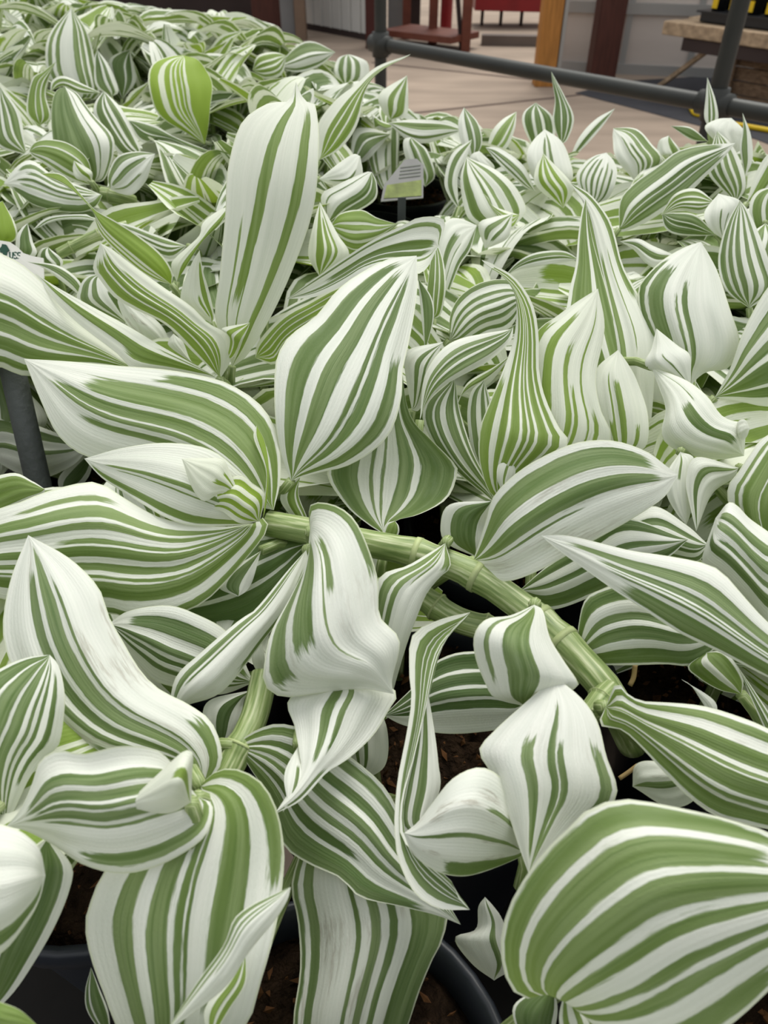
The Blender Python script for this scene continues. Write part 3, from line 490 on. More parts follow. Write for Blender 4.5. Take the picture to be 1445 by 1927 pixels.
M_BLACK = mat('black_tray_plastic', s2l(28, 30, 34), .35, .5)
M_YELLOW = mat('yellow_plastic', s2l(226, 190, 30), .5, .4)
M_FABRIC = mat('black_ground_fabric', s2l(66, 66, 70), .9, .15, bump=.2, bscale=200, var=.15, vscale=4)
M_LABEL = mat('white_label_plastic', s2l(214, 214, 206), .45, .4, var=.03, vscale=30)
M_PRINT = mat('green_print', s2l(36, 74, 58), .6, .3)
M_GREYPRINT = mat('grey_print', s2l(120, 124, 116), .6, .3)
M_OLIVE = mat('olive_print', s2l(120, 132, 70), .6, .3, var=.35, vscale=120)
M_WOODBOX = mat('old_board', s2l(112, 92, 74), .85, .15, var=.35, vscale=7, aniso=(1, 5, 9))

# ------------------------------------------------------------------ floor
fm = MB().box((-14, -4, -.12), (14, 26, 0)); fl = fm.build('floor', M_CONC); tag(fl, kind='structure')
def on_floor(px, py): return onz(np.array(px, float), np.array(py, float), 0.0)
for a, b in (((560, 237), (1100, 178)), ((700, 118), (1000, 150))):
    A = on_floor(*a); B = on_floor(*b); MB().bar(A+[0, 0, .001], B+[0, 0, .001], .03, .004).build('floor_joint', M_JOINT, fl)

# ------------------------------------------------------------------ bench
E1 = np.array([-.6712, .7413, 0]); E2 = np.array([.7413, .6712, 0]); BZ = .735
RIMZ = .85; POTR = .055; SOILZ = RIMZ-.012
bench = empty('growing_bench', (-.1, .5, 0), 'low dark slatted bench carrying the crowd of striped potted plants', 'bench')
def bp_(a, w_, z): return E1*a+E2*w_+np.array([0, 0, z])
for i, w_ in enumerate(np.arange(-.55, .84, .14)):
    MB().bar(bp_(-.75, w_, BZ-.012), bp_(2.6, w_, BZ-.012), .125, .024).build('slat', M_BENCH, bench)
for a in (-.6, .9, 2.4):
    MB().bar(bp_(a, -.6, BZ-.05), bp_(a, .86, BZ-.05), .05, .05).build('crossbeam', M_BENCH, bench)
    for w_ in (-.5, .76): MB().bar(bp_(a, w_, 0), bp_(a, w_, BZ-.07), .05, .05, up=(0, 1, 0)).build('leg', M_BENCH, bench)

# ------------------------------------------------------------------ pots and plants
rnd = random.Random(7)
prof = [(.001, 0), (.038, 0), (.040, .003), (.050, .098), (.0505, .100), (.0535, .100), (.055, .103), (.0555, .113), (.0545, .115), (.0520, .1145), (.0500, .104), (.048, .085)]
V, F = lathe(prof, 40); POT_ME = mesh('pot', V, F)
SOILS = []
for k in range(3):
    r2 = np.random.RandomState(k); V = [(0, 0, .004)]; F = []; n = 26
    for i, r in enumerate((.010, .02, .03, .039, .0465, .0497)):
        for j in range(n):
            t = 2*math.pi*j/n; V.append((r*math.cos(t), r*math.sin(t), r2.uniform(-.0035, .0045) if i < 5 else -.004))
    F += [(0, 1+j, 1+(j+1) % n) for j in range(n)]
    for i in range(5): F += [(1+i*n+j, 1+(i+1)*n+j, 1+(i+1)*n+(j+1) % n, 1+i*n+(j+1) % n) for j in range(n)]
    SOILS.append(mesh('soil', V, F))
def crumb_mesh(seed, n=240):
    r = np.random.RandomState(seed); mb = MB()
    for i in range(n):
        rr = .047*math.sqrt(r.rand()); t = r.rand()*6.28; c = np.array([rr*math.cos(t), rr*math.sin(t), .002+r.rand()*.004])
        q, _ = np.linalg.qr(r.normal(size=(3, 3))); s = r.uniform(.0004, .0013, 3)*r.choice((1, 1, 1.6)); s[0] *= r.uniform(1, 2.6)
        V = [c+q[k]*s[k]*sg*r.uniform(.6, 1.2)+r.normal(size=3)*.0002 for k in range(3) for sg in (1, -1)]
        mb.add(V, [(0, 2, 4), (2, 1, 4), (1, 3, 4), (3, 0, 4), (2, 0, 5), (1, 2, 5), (3, 1, 5), (0, 3, 5)])
    return mesh('crumbs', mb.v, mb.f, False)
CRUMBS = [crumb_mesh(k) for k in range(3)]

P0 = np.array([-.017, .050]); SP = .124
plants = []
for i in range(-9, 22):
    for j in range(-8, 8):
        c = P0+E1[:2]*SP*(i+.5*(j % 2))+E2[:2]*SP*.90*j
        w_ = c@E2[:2]
        if w_ > .70: continue
        x, y, d = proj(np.array([c[0], c[1], .93]))
        if d < .05 or not ((-380 if d > .5 else -230) < x < 1680 and y < 2350) or d > 1.75: continue
        plants.append(dict(c=c, i=i, j=j, x=x, y=y, d=d))
plants.sort(key=lambda p: p['d'])
jmax = max(p['j'] for p in plants)
ORD = ['first', 'second', 'third', 'fourth', 'fifth', 'sixth', 'seventh', 'eighth', 'ninth', 'tenth', 'eleventh', 'twelfth', 'thirteenth', 'fourteenth', 'fifteenth', 'sixteenth', 'seventeenth', 'eighteenth', 'nineteenth', 'twentieth', 'twenty-first', 'twenty-second', 'twenty-third', 'twenty-fourth', 'twenty-fifth']
rows = {}
for p in plants: rows.setdefault(p['j'], []).append(p)
for j, L in rows.items():
    L.sort(key=lambda p: p['d'])
    for k, p in enumerate(L): p['rank'] = (jmax-j, k)
SPECIAL = {(6, 0): 'striped plant in the front pot at bottom centre with broad drooping leaves over dark soil',
    (5, 0): 'striped plant at the lower right corner with one very broad rounded leaf',
    (6, 1): 'striped plant at the left edge with a pointed leaf rising over a folded rosette',
    (5, 1): 'striped plant with the thick jointed stem lying across the middle of the picture',
    (4, 0): 'striped plant at the right edge with a long leaf pointing left over the jointed stem',
    (6, 2): 'striped plant half outside the left edge beside the grey tube stake',
    (5, 2): 'striped plant left of centre with the pale furled rosette and wide leaves around it',
    (4, 1): 'striped plant right of centre with a twisted leaf ending in a long curled tip',
    (3, 0): 'striped plant at the right edge with a large nearly plain white leaf',
    (5, 3): 'striped plant left of centre with the tall upright white leaf'}
for k, p in enumerate(plants):
    a, b = p['rank']
    p['label'] = 'green and white striped potted plant, %s from camera in %s row back from bench edge' % (ORD[b], ORD[a])
    p['label'] = SPECIAL.get(p['rank'], p['label'])
    e = empty('potted_spiderwort', (p['c'][0], p['c'][1], BZ), p['label'], 'plant', 'striped spiderworts crowding the bench')
    p['e'] = e; p['nleaf'] = 0
    mkobj('pot', POT_ME, M_POT, e, (0, 0, 0))
    so = mkobj('soil', SOILS[k % 3], M_SOIL, e, (0, 0, SOILZ-BZ))
    cr = mkobj('soil_crumbs', CRUMBS[k % 3], M_CRUMB, so, (0, 0, 0)); cr['kind'] = 'stuff'
    for o in (so, cr): o.rotation_euler = (0, 0, rnd.uniform(0, 6))
PC = np.array([p['c'] for p in plants])
def nearest(pt): return plants[int(np.argmin(np.linalg.norm(PC-np.asarray(pt)[:2], axis=1)))]
def local_leaf(plant, me_fun, base, name='leaf'):
    base = np.asarray(base); me = me_fun(base)
    pl = plant['e'].location
    plant['nleaf'] += 1
    return mkobj(name, me, None, plant['e'], tuple(base-np.array(pl)))
def stem_mesh(P, rad, n=10):
    V, F = tube_vf(P, rad, n); me = mesh('stem', V, F); m = len(P)
    L = np.r_[0, np.cumsum(np.linalg.norm(np.diff(np.asarray(P), axis=0), axis=1))]
    uvl = me.uv_layers.new(name='UVMap'); vi = np.zeros(len(me.loops), int); me.loops.foreach_get('vertex_index', vi)
    ring = vi//n; k = vi % n; uv = np.stack([np.abs(k/n-.5)*2, L[ring]*100], 1)
    uvl.data.foreach_set('uv', uv.reshape(-1).astype(np.float32)); return me
def seen(P):                     # share of the points that would stand in front of the traced leaves
    x, y, d = proj(P); fr = (x > 0) & (x < 1445) & (y > 0) & (y < 1927)
    xi = np.clip((x/ZS).astype(int), 0, ZB.shape[1]-1); yi = np.clip((y/ZS).astype(int), 0, ZB.shape[0]-1)
    return (fr & (d < ZB[yi, xi]+.0028)).mean()
def stem_to(plant, base, dirv, r=.0026, name='stem'):
    dl = dirv/np.linalg.norm(dirv); best = None
    if base[2] < SOILZ+.01: return
    order = np.argsort(np.linalg.norm(PC-base[:2], axis=1))[:3]
    for pi in order[:1]:
        c = plants[pi]['c']
        for k in range(10):
            rr, aa = (.036, k*.7) if k else (min(.036, np.linalg.norm(base[:2]-c)), math.atan2(base[1]-c[1], base[0]-c[0]))
            end = np.array([c[0]+rr*math.cos(aa), c[1]+rr*math.sin(aa), SOILZ-.003])
            for kk in (.018, .035):
                c1 = base-dl*kk; c1[2] = min(c1[2], base[2]-.004); c2 = end+np.array([0, 0, max(.02, (base[2]-end[2])*.45)])
                t = np.linspace(0, 1, 61)[:, None]
                P = (1-t)**3*base+3*t*(1-t)**2*c1+3*t*t*(1-t)*c2+t**3*end
                v = seen(P[8:])
                if best is None or v < best[0]-.02: best = (v, P)
    v, P = best
    if v > .02:
        k = 8
        while k+1 < len(P) and seen(P[k+1:k+2]) == 0: k += 1
        if k < 14: return
        P = P[:k-2]
    pl = np.array(plant['e'].location); mkobj(name, stem_mesh(P[::5]-pl, np.linspace(r*.8, r*1.2, len(P[::5])), 8), M_STEM, plant['e'], (0, 0, 0))

# traced leaves: depth buffer so that the filling foliage stays behind them
ZS = 6; ZB = np.full((1927//ZS+2, 1445//ZS+2), 9e9)
def zadd(P):
    x, y, d = proj(P.reshape(-1, 3)); xi = (x/ZS).astype(int); yi = (y/ZS).astype(int)
    ok = (xi >= 0) & (yi >= 0) & (xi < ZB.shape[1]) & (yi < ZB.shape[0])
    np.minimum.at(ZB, (yi[ok], xi[ok]), d[ok])
TODO = []
for n_, line in enumerate(HERO.strip().splitlines()):
    Pf, st, o = surf_from_line(line)
    S = Pf(np.linspace(-1, 1, 70), np.linspace(0, 1, 90)); zadd(S)
    base = S[0, 35]; cen = S[:45, 35].mean(0); pl = nearest(base)
    big = np.linalg.norm(S[-1, 35]-base)
    nr = 30 if S[0, 0] @ FW < 0 or n_ < 75 else 18
    me_fun = lambda b: leaf_mesh('leaf', (lambda U, V: Pf(U, V)-b), st, nr, 20 if nr == 30 else 12, o['y'], o['g'], o['s'])
    local_leaf(pl, me_fun, base)
    TODO.append((pl, base, S[12, 35]-base))

for a_ in TODO: stem_to(*a_, r=.0022)
# the thick jointed stems that lie open to view
def stem_px(pp, dd, r, nodes, plant=None, parent_pt=None):
    P = unp(np.array([p[0] for p in pp], float), np.array([p[1] for p in pp], float), np.array(dd, float))
    t = np.linspace(0, 1, 44); S = spline(P, t); rad = np.full(44, r)
    for nv in nodes: rad += r*.16*np.exp(-((t-nv)/.02)**2)
    pl = plant or nearest(S[22]); b = np.array(pl['e'].location)
    so = mkobj('stem', stem_mesh(S-b, rad, 20), M_STEM, pl['e'], (0, 0, 0))
    for nv in nodes:
        k = int(nv*43); k = max(1, min(42, k)); q = spline(P, np.array([nv-.006, nv+.006]))
        V, F = tube_vf(q, r*1.18, 18); mkobj('node', mesh('node', np.array(V)-b, F), M_NODE, so, (0, 0, 0))
    zadd(S[:, None, :]+0*S[:, None, :]); return pl, S
A_pl, S1 = stem_px([(505, 985), (600, 1003), (690, 1022), (790, 1043), (885, 1078), (960, 1126), (1040, 1190), (1110, 1262), (1148, 1310), (1190, 1400)],
        [30.4, 29.8, 29, 28.4, 27.9, 27.2, 26.2, 25.2, 24.8, 27], .0046, (.13, .34, .47, .62, .68, .86))
stem_px([(790, 1120), (860, 1165), (940, 1190), (1020, 1230), (1075, 1290)], [29.2, 28.6, 28.2, 28, 28], .0042, (.12, .42), A_pl)
stem_px([(498, 1270), (478, 1350), (445, 1420), (412, 1490), (400, 1560)], [26.4, 25.4, 24.6, 24.4, 27], .0040, (.34, .66))
stem_px([(110, 478), (150, 458), (190, 440), (240, 425)], [52, 52, 52, 52.5], .0032, (.2, .6))
stem_px([(1112, 1345), (1130, 1320), (1150, 1300)], [23.8, 24, 24.4], .0036, (.5,), A_pl)
stem_px([(190, 365), (225, 372), (250, 380)], [58, 58, 59], .0046, (.3,))

# ------------------------------------------------------------------ the foliage behind and between
def lib_fun(bend, ch, wid, und, twist, tipc, seed):
    r = random.Random(seed); ph = [r.uniform(0, 6.28) for _ in range(3)]
    def P(U, V):
        a = bend*V+tipc*np.clip(V-.7, 0, 1)**2*8; dv = np.gradient(V)
        y = np.cumsum(np.cos(a)*dv); z = -np.cumsum(np.sin(a)*dv); y -= y[0]; z -= z[0]
        hw = wid*(np.sin(math.pi*np.clip(V*.94+.06*(1-V), 0, 1)**.78)**.85)*(1-.12*V)+.012*(1-V)
        u = U[None, :]; h = hw[:, None]; tw = (twist*V)[:, None]
        off = ch*h*np.abs(u)**1.5+und*h*(u**2*np.sin(9*V[:, None]+ph[0]+np.sign(u))+.3*np.sin(6*u+ph[1]+2*V[:, None]))
        nx, nz = np.cos(tw), np.sin(tw)
        X = u*h*nx-off*nz; O = u*h*nz+off*nx
        return np.stack([X, y[:, None]+O*np.sin(a)[:, None], z[:, None]+O*np.cos(a)[:, None]], -1)
    return P
LIB = []
for k in range(18):
    r = random.Random(100+k)
    pf = lib_fun(r.uniform(.0, 1.2), r.uniform(.15, .7), r.uniform(.18, .25), r.uniform(.06, .18), r.uniform(-.5, .5), r.uniform(-.6, .9), k)
    LIB.append((leaf_mesh('leaf', pf, rand_st('lib%d' % k, r.uniform(.35, .7)), 14, 10, r.choice((0, .1, .2, .35, .6)), r.choice((0, 0, .1, .2))), pf(np.linspace(-1, 1, 5), np.linspace(0, 1, 7)).reshape(-1, 3), pf(np.linspace(-1, 1, 14), np.linspace(0, 1, 30)).reshape(-1, 3)))
YX = [-400, 0, 100, 180, 250, 330, 420, 470, 540, 580, 640, 700, 760, 870, 1000, 1075, 1150, 1300, 1445, 1900]
YY = [-40, -40, -10, 0, 8, 14, 22, 28, 58, 88, 108, 160, 196, 226, 264, 300, 288, 274, 266, 255]
def allowed(W):
    x, y, d = proj(W)
    if (d < .09).any(): return False
    if (np.linalg.norm(W-CP, axis=1) < .15).any(): return False
    inn = (x > -60) & (x < 1505) & (y > -60) & (y < 1990)
    if (y[inn] < np.interp(x[inn], YX, YY)).any(): return False
    if ((x > 690) & (x < 800) & (y > 362) & (y < 425)).any(): return False      # the empty spot with the bare black pot
    xi = np.clip((x/ZS).astype(int), 0, ZB.shape[1]-1); yi = np.clip((y/ZS).astype(int), 0, ZB.shape[0]-1)
    zb = ZB[yi, xi]; fr = (x > -20) & (x < 1465) & (y > -20) & (y < 1947)
    if (fr & (zb < 1e9) & (d < zb+.006)).any(): return False
    lim = np.where(y > 950, dcan(y)*np.where(y > 1330, 1.62, 1.36), np.where(y > 480, dcan(y)*1.05, dcan(y)*.66))
    if (inn & (zb > 1e9) & (d < lim)).any(): return False
    out = (~inn) & (d < dcan(np.clip(y, 0, 2600))*.93)
    return not out.any()
g = random.Random(21); GST = []; ZB2 = np.full(ZB.shape, 9e9)
def zgen(R, ln, base, mi):
    global ZB
    W = (R@(LIB[mi][2]*ln).T).T+base; ZB, keep = ZB2, ZB; zadd(W); ZB = keep
for p in plants:
    near = p['d'] < .30
    nst = 8 if p['d'] < .5 else 6; far = p['d'] > .42
    for s in range(nst):
        az = 2*math.pi*(s+g.uniform(-.3, .3))/nst; lean = g.uniform(.15, .95); H = g.uniform(.075, .135)*(1.0 if p['d'] < .8 else 1.08)
        root = np.array([p['c'][0]+.028*math.cos(az), p['c'][1]+.028*math.sin(az), SOILZ])
        top = root+np.array([math.cos(az)*lean*.065, math.sin(az)*lean*.065, H])
        midp = root+np.array([math.cos(az)*lean*.02, math.sin(az)*lean*.02, H*.55])
        C = spline(np.array([root, midp, top]), np.linspace(0, 1, 9))
        placed = []
        nl = 6
        laz = g.uniform(0, 6.28)
        for q in range(nl):
            f = .30+.70*q/(nl-1); base = np.array([np.interp(f, np.linspace(0, 1, 9), C[:, k]) for k in range(3)])
            laz += math.pi+g.uniform(-.6, .6)
            elev = (g.uniform(.45, 1.15) if far else g.uniform(.05, .7)) if q < nl-2 else g.uniform(.9, 1.4)
            ln = g.uniform(.072, .108)*(1.08 if far else 1)*(1 if q < nl-1 else .85)
            for tries in range(3):
                mi = g.randrange(len(LIB)); me, loc = LIB[mi][:2]
                R = Matrix.Rotation(laz, 3, 'Z') @ Matrix.Rotation(elev, 3, 'X') @ Matrix.Rotation(g.uniform(-.5, .5), 3, 'Y')
                W = (np.array(R)@(loc*ln).T).T+base
                if W[:, 2].min() > RIMZ-.01 and allowed(W):
                    o = mkobj('leaf', me, None, p['e'], tuple(base-np.array(p['e'].location)))
                    o.rotation_euler = R.to_euler(); o.scale = (ln, ln, ln); placed.append(f); p['nleaf'] += 1; zgen(np.array(R), ln, base, mi); break
                laz += g.uniform(-.8, .8); elev = g.uniform(.0, 1.0)
        if placed and allowed(C[1:]): GST.append((p, C[:2+int(max(placed)*7)]))
ZB = np.minimum(ZB, ZB2)
for p, C in GST:
    if seen(spline(C, np.linspace(.1, 1, 20))) < .30:
        b = np.array(p['e'].location); mkobj('stem', stem_mesh(C-b, np.linspace(.0030, .0020, len(C)), 7), M_STEM, p['e'], (0, 0, 0))
print('plants', len(plants), 'leaves', sum(p['nleaf'] for p in plants))
for p in plants: print('PL', p['rank'], int(p['x']), int(p['y']), round(p['d'], 2), p['nleaf'])

# ------------------------------------------------------------------ plant labels and stake
def label_px(quad, d, name, label, printing):
    Q = [unp(np.array(float(x)), np.array(float(y)), np.array(float(dd))) for (x, y), dd in zip(quad, d)]
    return Q
def bil(Q, s, t):   # Q: tl, tr, br, bl
    return (Q[0]*(1-s)+Q[1]*s)*(1-t)+(Q[3]*(1-s)+Q[2]*s)*t
def slab(Q, outline, th, name, m, parent, lift=0.):
    n = np.cross(Q[1]-Q[0], Q[3]-Q[0]); n /= np.linalg.norm(n)
    if n@(CP-Q[0]) < 0: n = -n
    top = [bil(Q, s, t)+n*(lift+th) for s, t in outline]; bot = [bil(Q, s, t)+n*lift for s, t in outline]; k = len(outline)
    F = [tuple(range(k)), tuple(range(2*k-1, k-1, -1))]+[(i, k+i, k+(i+1) % k, (i+1) % k) for i in range(k)]
    b = np.array(parent.location) if parent else 0
    return mkobj(name, mesh(name, [v-b for v in top+bot], F, False), m, parent, (0, 0, 0))
FONT = {'U': ['0,0 0,.75 .25,1 .75,1 1,.75 1,0'], 'S': ['1,.12 .75,0 .25,0 0,.15 0,.35 .25,.5 .75,.5 1,.65 1,.85 .75,1 .25,1 0,.88'], 'E': ['1,0 0,0 0,1 1,1', '0,.5 .8,.5'],
        'O': ['.25,0 0,.25 0,.75 .25,1 .75,1 1,.75 1,.25 .75,0 .25,0']}
def letter(Q, ch, s0, s1, t0, t1, th, m, parent):
    mb = MB(); n = np.cross(Q[1]-Q[0], Q[3]-Q[0]); n /= np.linalg.norm(n)
    if n@(CP-Q[0]) < 0: n = -n
    for st in FONT[ch]:
        v = [tuple(map(float, q.split(','))) for q in st.split()]
        P = [bil(Q, s0+(s1-s0)*a, t0+(t1-t0)*b)+n*.0008 for a, b in v]
        for a, b in zip(P[:-1], P[1:]): mb.bar(a, b+(b-a)*1e-3, th, .0002, up=n)
    b = np.array(parent.location); return mkobj('letter', mesh('letter', [np.array(v)-b for v in mb.v], mb.f, False), m, parent, (0, 0, 0))
# white label at the left edge, in front of the shoots
Q = [unp(np.array(x), np.array(y), np.array(d)) for x, y, d in ((-60., 445., 48.), (82., 462., 48.), (84., 525., 47.6), (-60., 525., 47.6))]
lb = empty('plant_label', tuple(Q[3]), 'white plastic plant label with green lettering at the left edge', 'label', 'plant labels in the pots')
slab(Q, [(0, .1), (.42, .02), (.56, .03), (.66, .14), (.74, .30), (.85, .36), (1, .40), (1, 1), (0, 1)], .0008, 'card', M_LABEL, lb)
for i, ch in enumerate('USE'): letter(Q, ch, .56+i*.052, .60+i*.052, .30, .47, .0008, M_PRINT, lb)
for k, (a, b, c, d) in enumerate(((.49, .12, .46, .34), (.50, .16, .54, .30), (.47, .22, .44, .30), (.50, .22, .50, .40))):
    A = bil(Q, a, b); B = bil(Q, c, d); nn = np.cross(Q[1]-Q[0], Q[3]-Q[0]); nn /= np.linalg.norm(nn)
    if nn@(CP-A) < 0: nn = -nn
    mb = MB().bar(A+nn*.0012, B+nn*.0012, .0022, .0003, up=nn)
    mkobj('leaf_mark', mesh('leaf_mark', [np.array(v)-np.array(lb.location) for v in mb.v], mb.f, False), M_PRINT, lb, (0, 0, 0))
MB().bar((Q[2]+Q[3])/2+[0, 0, .004], (Q[2]+Q[3])/2*[1, 1, 0]+[0, 0, SOILZ-.01], .012, .001, up=tuple(FW)).build('spike', M_LABEL, lb)
# the grey label seen from behind over the empty black pot
Q = [unp(np.array(x), np.array(y), np.array(d)) for x, y, d in ((732., 300., 66.), (797., 300., 66.), (796., 382., 64.5), (716., 382., 64.5))]
lb2 = empty('plant_label', tuple(Q[3]), 'grey printed plant label standing over the dark gap in the middle rows', 'label', 'plant labels in the pots')
slab(Q, [(.45, .02), (.8, 0), (1, .15), (1, .9), (.0, .98), (0, .62)], .0008, 'card', mat('grey_label', s2l(128, 128, 126), .5, .3, var=.1, vscale=60), lb2)
slab(Q, [(.08, .62), (.95, .5), (.96, .86), (.06, .92)], .0003, 'picture', M_OLIVE, lb2, .0009)
for t in (.2, .28, .36, .44): slab(Q, [(.36, t), (.92, t-.06), (.92, t-.035), (.36, t+.025)], .0003, 'text_line', M_GREYPRINT, lb2, .0009)
MB().bar((Q[2]+Q[3])/2+[0, 0, .004], (Q[2]+Q[3])/2*[1, 1, 0]+[0, 0, SOILZ-.01], .006, .001, up=tuple(FW)).build('spike', M_POT, lb2)
# grey tube stake at the left edge
a = unp(np.array(22.), np.array(690.), np.array(41.)); b = unp(np.array(76.), np.array(925.), np.array(42.))
dirn = (b-a)/np.linalg.norm(b-a); end = b+dirn*((BZ+.002-b[2])/dirn[2])
st = empty('support_stake', tuple(end), 'thin grey tube stake standing among leaves at the left edge', 'stake')
V, F = tube_vf(np.linspace(a-dirn*.02, end, 12), .0058, 16); mkobj('tube', mesh('tube', np.array(V)-np.array(st.location), F), M_STAKE, st, (0, 0, 0))
V, F = tube_vf(np.array([a-dirn*.021, a-dirn*.016]), .0066, 16); mkobj('end_cap', mesh('end_cap', np.array(V)-np.array(st.location), F), M_BLACK, st, (0, 0, 0))
# roots and straw on the open soil
for k, (pp, dd) in enumerate(((((1195, 1250), (1192, 1275), (1185, 1290)), 27.2), (((1200, 1440), (1180, 1455), (1165, 1465)), 29.5))):
    P = unp(np.array([float(q[0]) for q in pp]), np.array([float(q[1]) for q in pp]), np.full(3, dd))
    pl = nearest(P[1]); V, F = tube_vf(spline(P, np.linspace(0, 1, 9)), .0008, 6)
    mkobj('dry_root', mesh('dry_root', np.array(V)-np.array(pl['e'].location), F), M_STRAW, pl['e'], (0, 0, 0))

# ------------------------------------------------------------------ tube frame beyond the bench
Pr = unp(np.array(1345.), np.array(196.), np.array(180.))
def rail_at(px):                                 # point of the rail seen at pixel column px
    t = np.linspace(-1.5, 6, 4000); W = Pr+np.outer(t, E1); x, y, d = proj(W); x = np.where(d > .1, x, 1e9)
    return W[np.argmin(abs(x-px))]
fr = empty('tube_frame', (Pr[0], Pr[1], 0), 'dark grey steel tube frame with a low rail just behind the plants', 'frame')
MB().tube(np.linspace(Pr-E1*1.0, rail_at(700), 24), .0165, 14).build('rail', M_STEEL, fr, True)
for px in (716, 1345):
    q = rail_at(px); MB().tube(np.linspace(q*[1, 1, 0], q*[1, 1, 0]+[0, 0, 2.0], 8), .0175, 14).build('post', M_STEEL, fr, True)
    MB().tube(np.linspace(q-[0, 0, .03], q+[0, 0, .03], 3), .024, 14).build('clamp', M_STEEL, fr, True)
    MB().tube(np.linspace(q-E1*.035, q+E1*.035, 3), .023, 14).build('clamp', M_STEEL, fr, True)

# ------------------------------------------------------------------ far things (standing on the floor where their feet show)
def stand(name, pxl, pxr, pyb, h, th, m, label=None, cat=None, group=None, z0=0., bev=.004):
    a = onz(np.array(float(pxl)), np.array(float(pyb)), z0); b = onz(np.array(float(pxr)), np.array(float(pyb)), z0)
    mb = MB().box((a[0], a[1], z0), (b[0], a[1]+th, z0+h)); o = mb.build(name, m, None, bevel=bev)
    return tag(o, label, cat, group) if label else o
# back wall of white corrugated steel in separate sheets
A = on_floor(578, 54); B = on_floor(700, 77); ux = (B-A)/np.linalg.norm(B-A); nn = np.array([ux[1], -ux[0], 0])
wl = empty('wall_back', tuple(A), None, None); wl['kind'] = 'structure'
Lw = np.linalg.norm(B-A); k = 0; s = 0.
while s < Lw:
    wd = min(.15, Lw-s); mb = MB(); c = A+ux*(s+wd/2)+np.array([0, 0, 1.25])
    mb.obox(c, ux*wd*.47, nn*.02, (0, 0, 1.2)); mb.obox(c+ux*wd*.42-nn*.0, ux*.012, nn*.035, (0, 0, 1.2))
    mb.build('sheet', M_WALLW, wl, bevel=.004); s += .15
MB().bar(A+[0, 0, .025], B+[0, 0, .025], .05, .05).build('sill', M_DARK, wl)
dw = stand('wall_far', -420, 540, 40, 2.6, .2, M_DARK); dw['kind'] = 'structure'
stand('timber_post', 478, 530, 66, 2.6, .25, M_BROWN, 'dark brown thick post behind the plants at top centre left', 'post', 'posts of the shed')
stand('steel_column', 531, 556, 72, 2.6, .1, M_GREYP, 'grey column beside the dark brown post', 'post')
stand('timber_post', 557, 577, 76, 2.6, .12, mat('tan_post', s2l(120, 100, 84), .7, .3, var=.1, vscale=5), 'slim tan post at the end of the white steel wall', 'post', 'posts of the shed')
stand('timber_post', 688, 712, 92, 2.6, .12, mat('dark_red_post', s2l(70, 34, 30), .7, .3, var=.2, vscale=5), 'dark red post at the right end of the white steel wall', 'post', 'posts of the shed')
stand('steel_cabinet', 730, 762, 66, 2.2, .5, M_GREYP, 'tall grey cabinet behind the tube frame', 'cabinet')
stand('timber_post', 762, 790, 60, 2.6, .2, M_DARK, 'nearly black post beside the tall grey cabinet', 'post', 'posts of the shed')
# red-brown trestle with shelf, red tank beside
tr = empty('trestle', tuple(on_floor(840, 96)), 'rust-brown steel trestle with a low shelf beyond the rail', 'trestle')
def fpost(pxl, pxr, pyb, h, th, m, nm, par, z0=0.):
    a = onz(np.array(float(pxl)), np.array(float(pyb)), z0); b = onz(np.array(float(pxr)), np.array(float(pyb)), z0)
    return MB().box((a[0], a[1], z0), (b[0], a[1]+th, z0+h)).build(nm, m, par, bevel=.003)
fpost(806, 822, 84, 1.4, .08, M_RUST, 'leg', tr); fpost(867, 884, 98, 1.4, .08, M_RUST, 'leg', tr)
fpost(757, 772, 74, 1.4, .08, M_RUST, 'leg', tr)
a = on_floor(745, 80); b = on_floor(874, 96)
MB().bar(a+[0, 0, .10], b+[0, 0, .10], .45, .05).build('shelf', M_RUST, tr, bevel=.003)
MB().bar(on_floor(868, 97)+[0, .0, .02], on_floor(868, 97)+[-.12, .3, .95], .03, .03).build('brace', M_DARK, tr)
MB().bar(a+[0, 0, 1.0], b+[0, 0, 1.0], .5, .05).build('top', M_RUST, tr, bevel=.003)
q = on_floor(838, 70); tk = empty('gas_bottle', tuple(q), 'tall red metal bottle standing behind the rust-brown trestle', 'bottle')
V, F = lathe([(.001, .02), (.05, .02), (.055, .05), (.055, .9), (.045, .97), (.018, 1.0), (.018, 1.05), (.001, 1.05)], 24); mkobj('body', mesh('body', V, F), M_RED, tk, (0, 0, 0))
V, F = lathe([(.03, 0), (.06, 0), (.06, .05), (.03, .05)], 20); mkobj('foot_ring', mesh('foot_ring', V, F), M_GREYP, tk, (0, 0, 0))
# red beam table far behind
q0 = unp(np.array(890.), np.array(12.), np.array(900.)); q1 = unp(np.array(1045.), np.array(16.), np.array(900.))
rb = empty('red_bench', (q0[0], q0[1], 0), 'long dark red bench far behind between the trestle and the orange post', 'bench')
MB().bar(q0+[0, 0, .05], q1+[0, 0, .05], .5, .12).build('top', M_RED, rb, bevel=.004)
for f in (.12, .35, .6, .85):
    q = q0+(q1-q0)*f; MB().bar((q[0], q[1], 0), (q[0], q[1], q[2]), .03, .03, up=(0, 1, 0)).build('leg', M_DARK, rb)
fb = MB().bar(on_floor(905, 84)+[0, 0, .04], on_floor(1320, 92)+[0, 0, .04], .12, .08).build('floor_band', mat('band_grey', s2l(110, 100, 94), .9, .2, var=.15, vscale=3)); tag(fb, 'low grey kerb crossing the floor behind the orange post', 'band')  # low raised band, darker and greyer than the floor around it
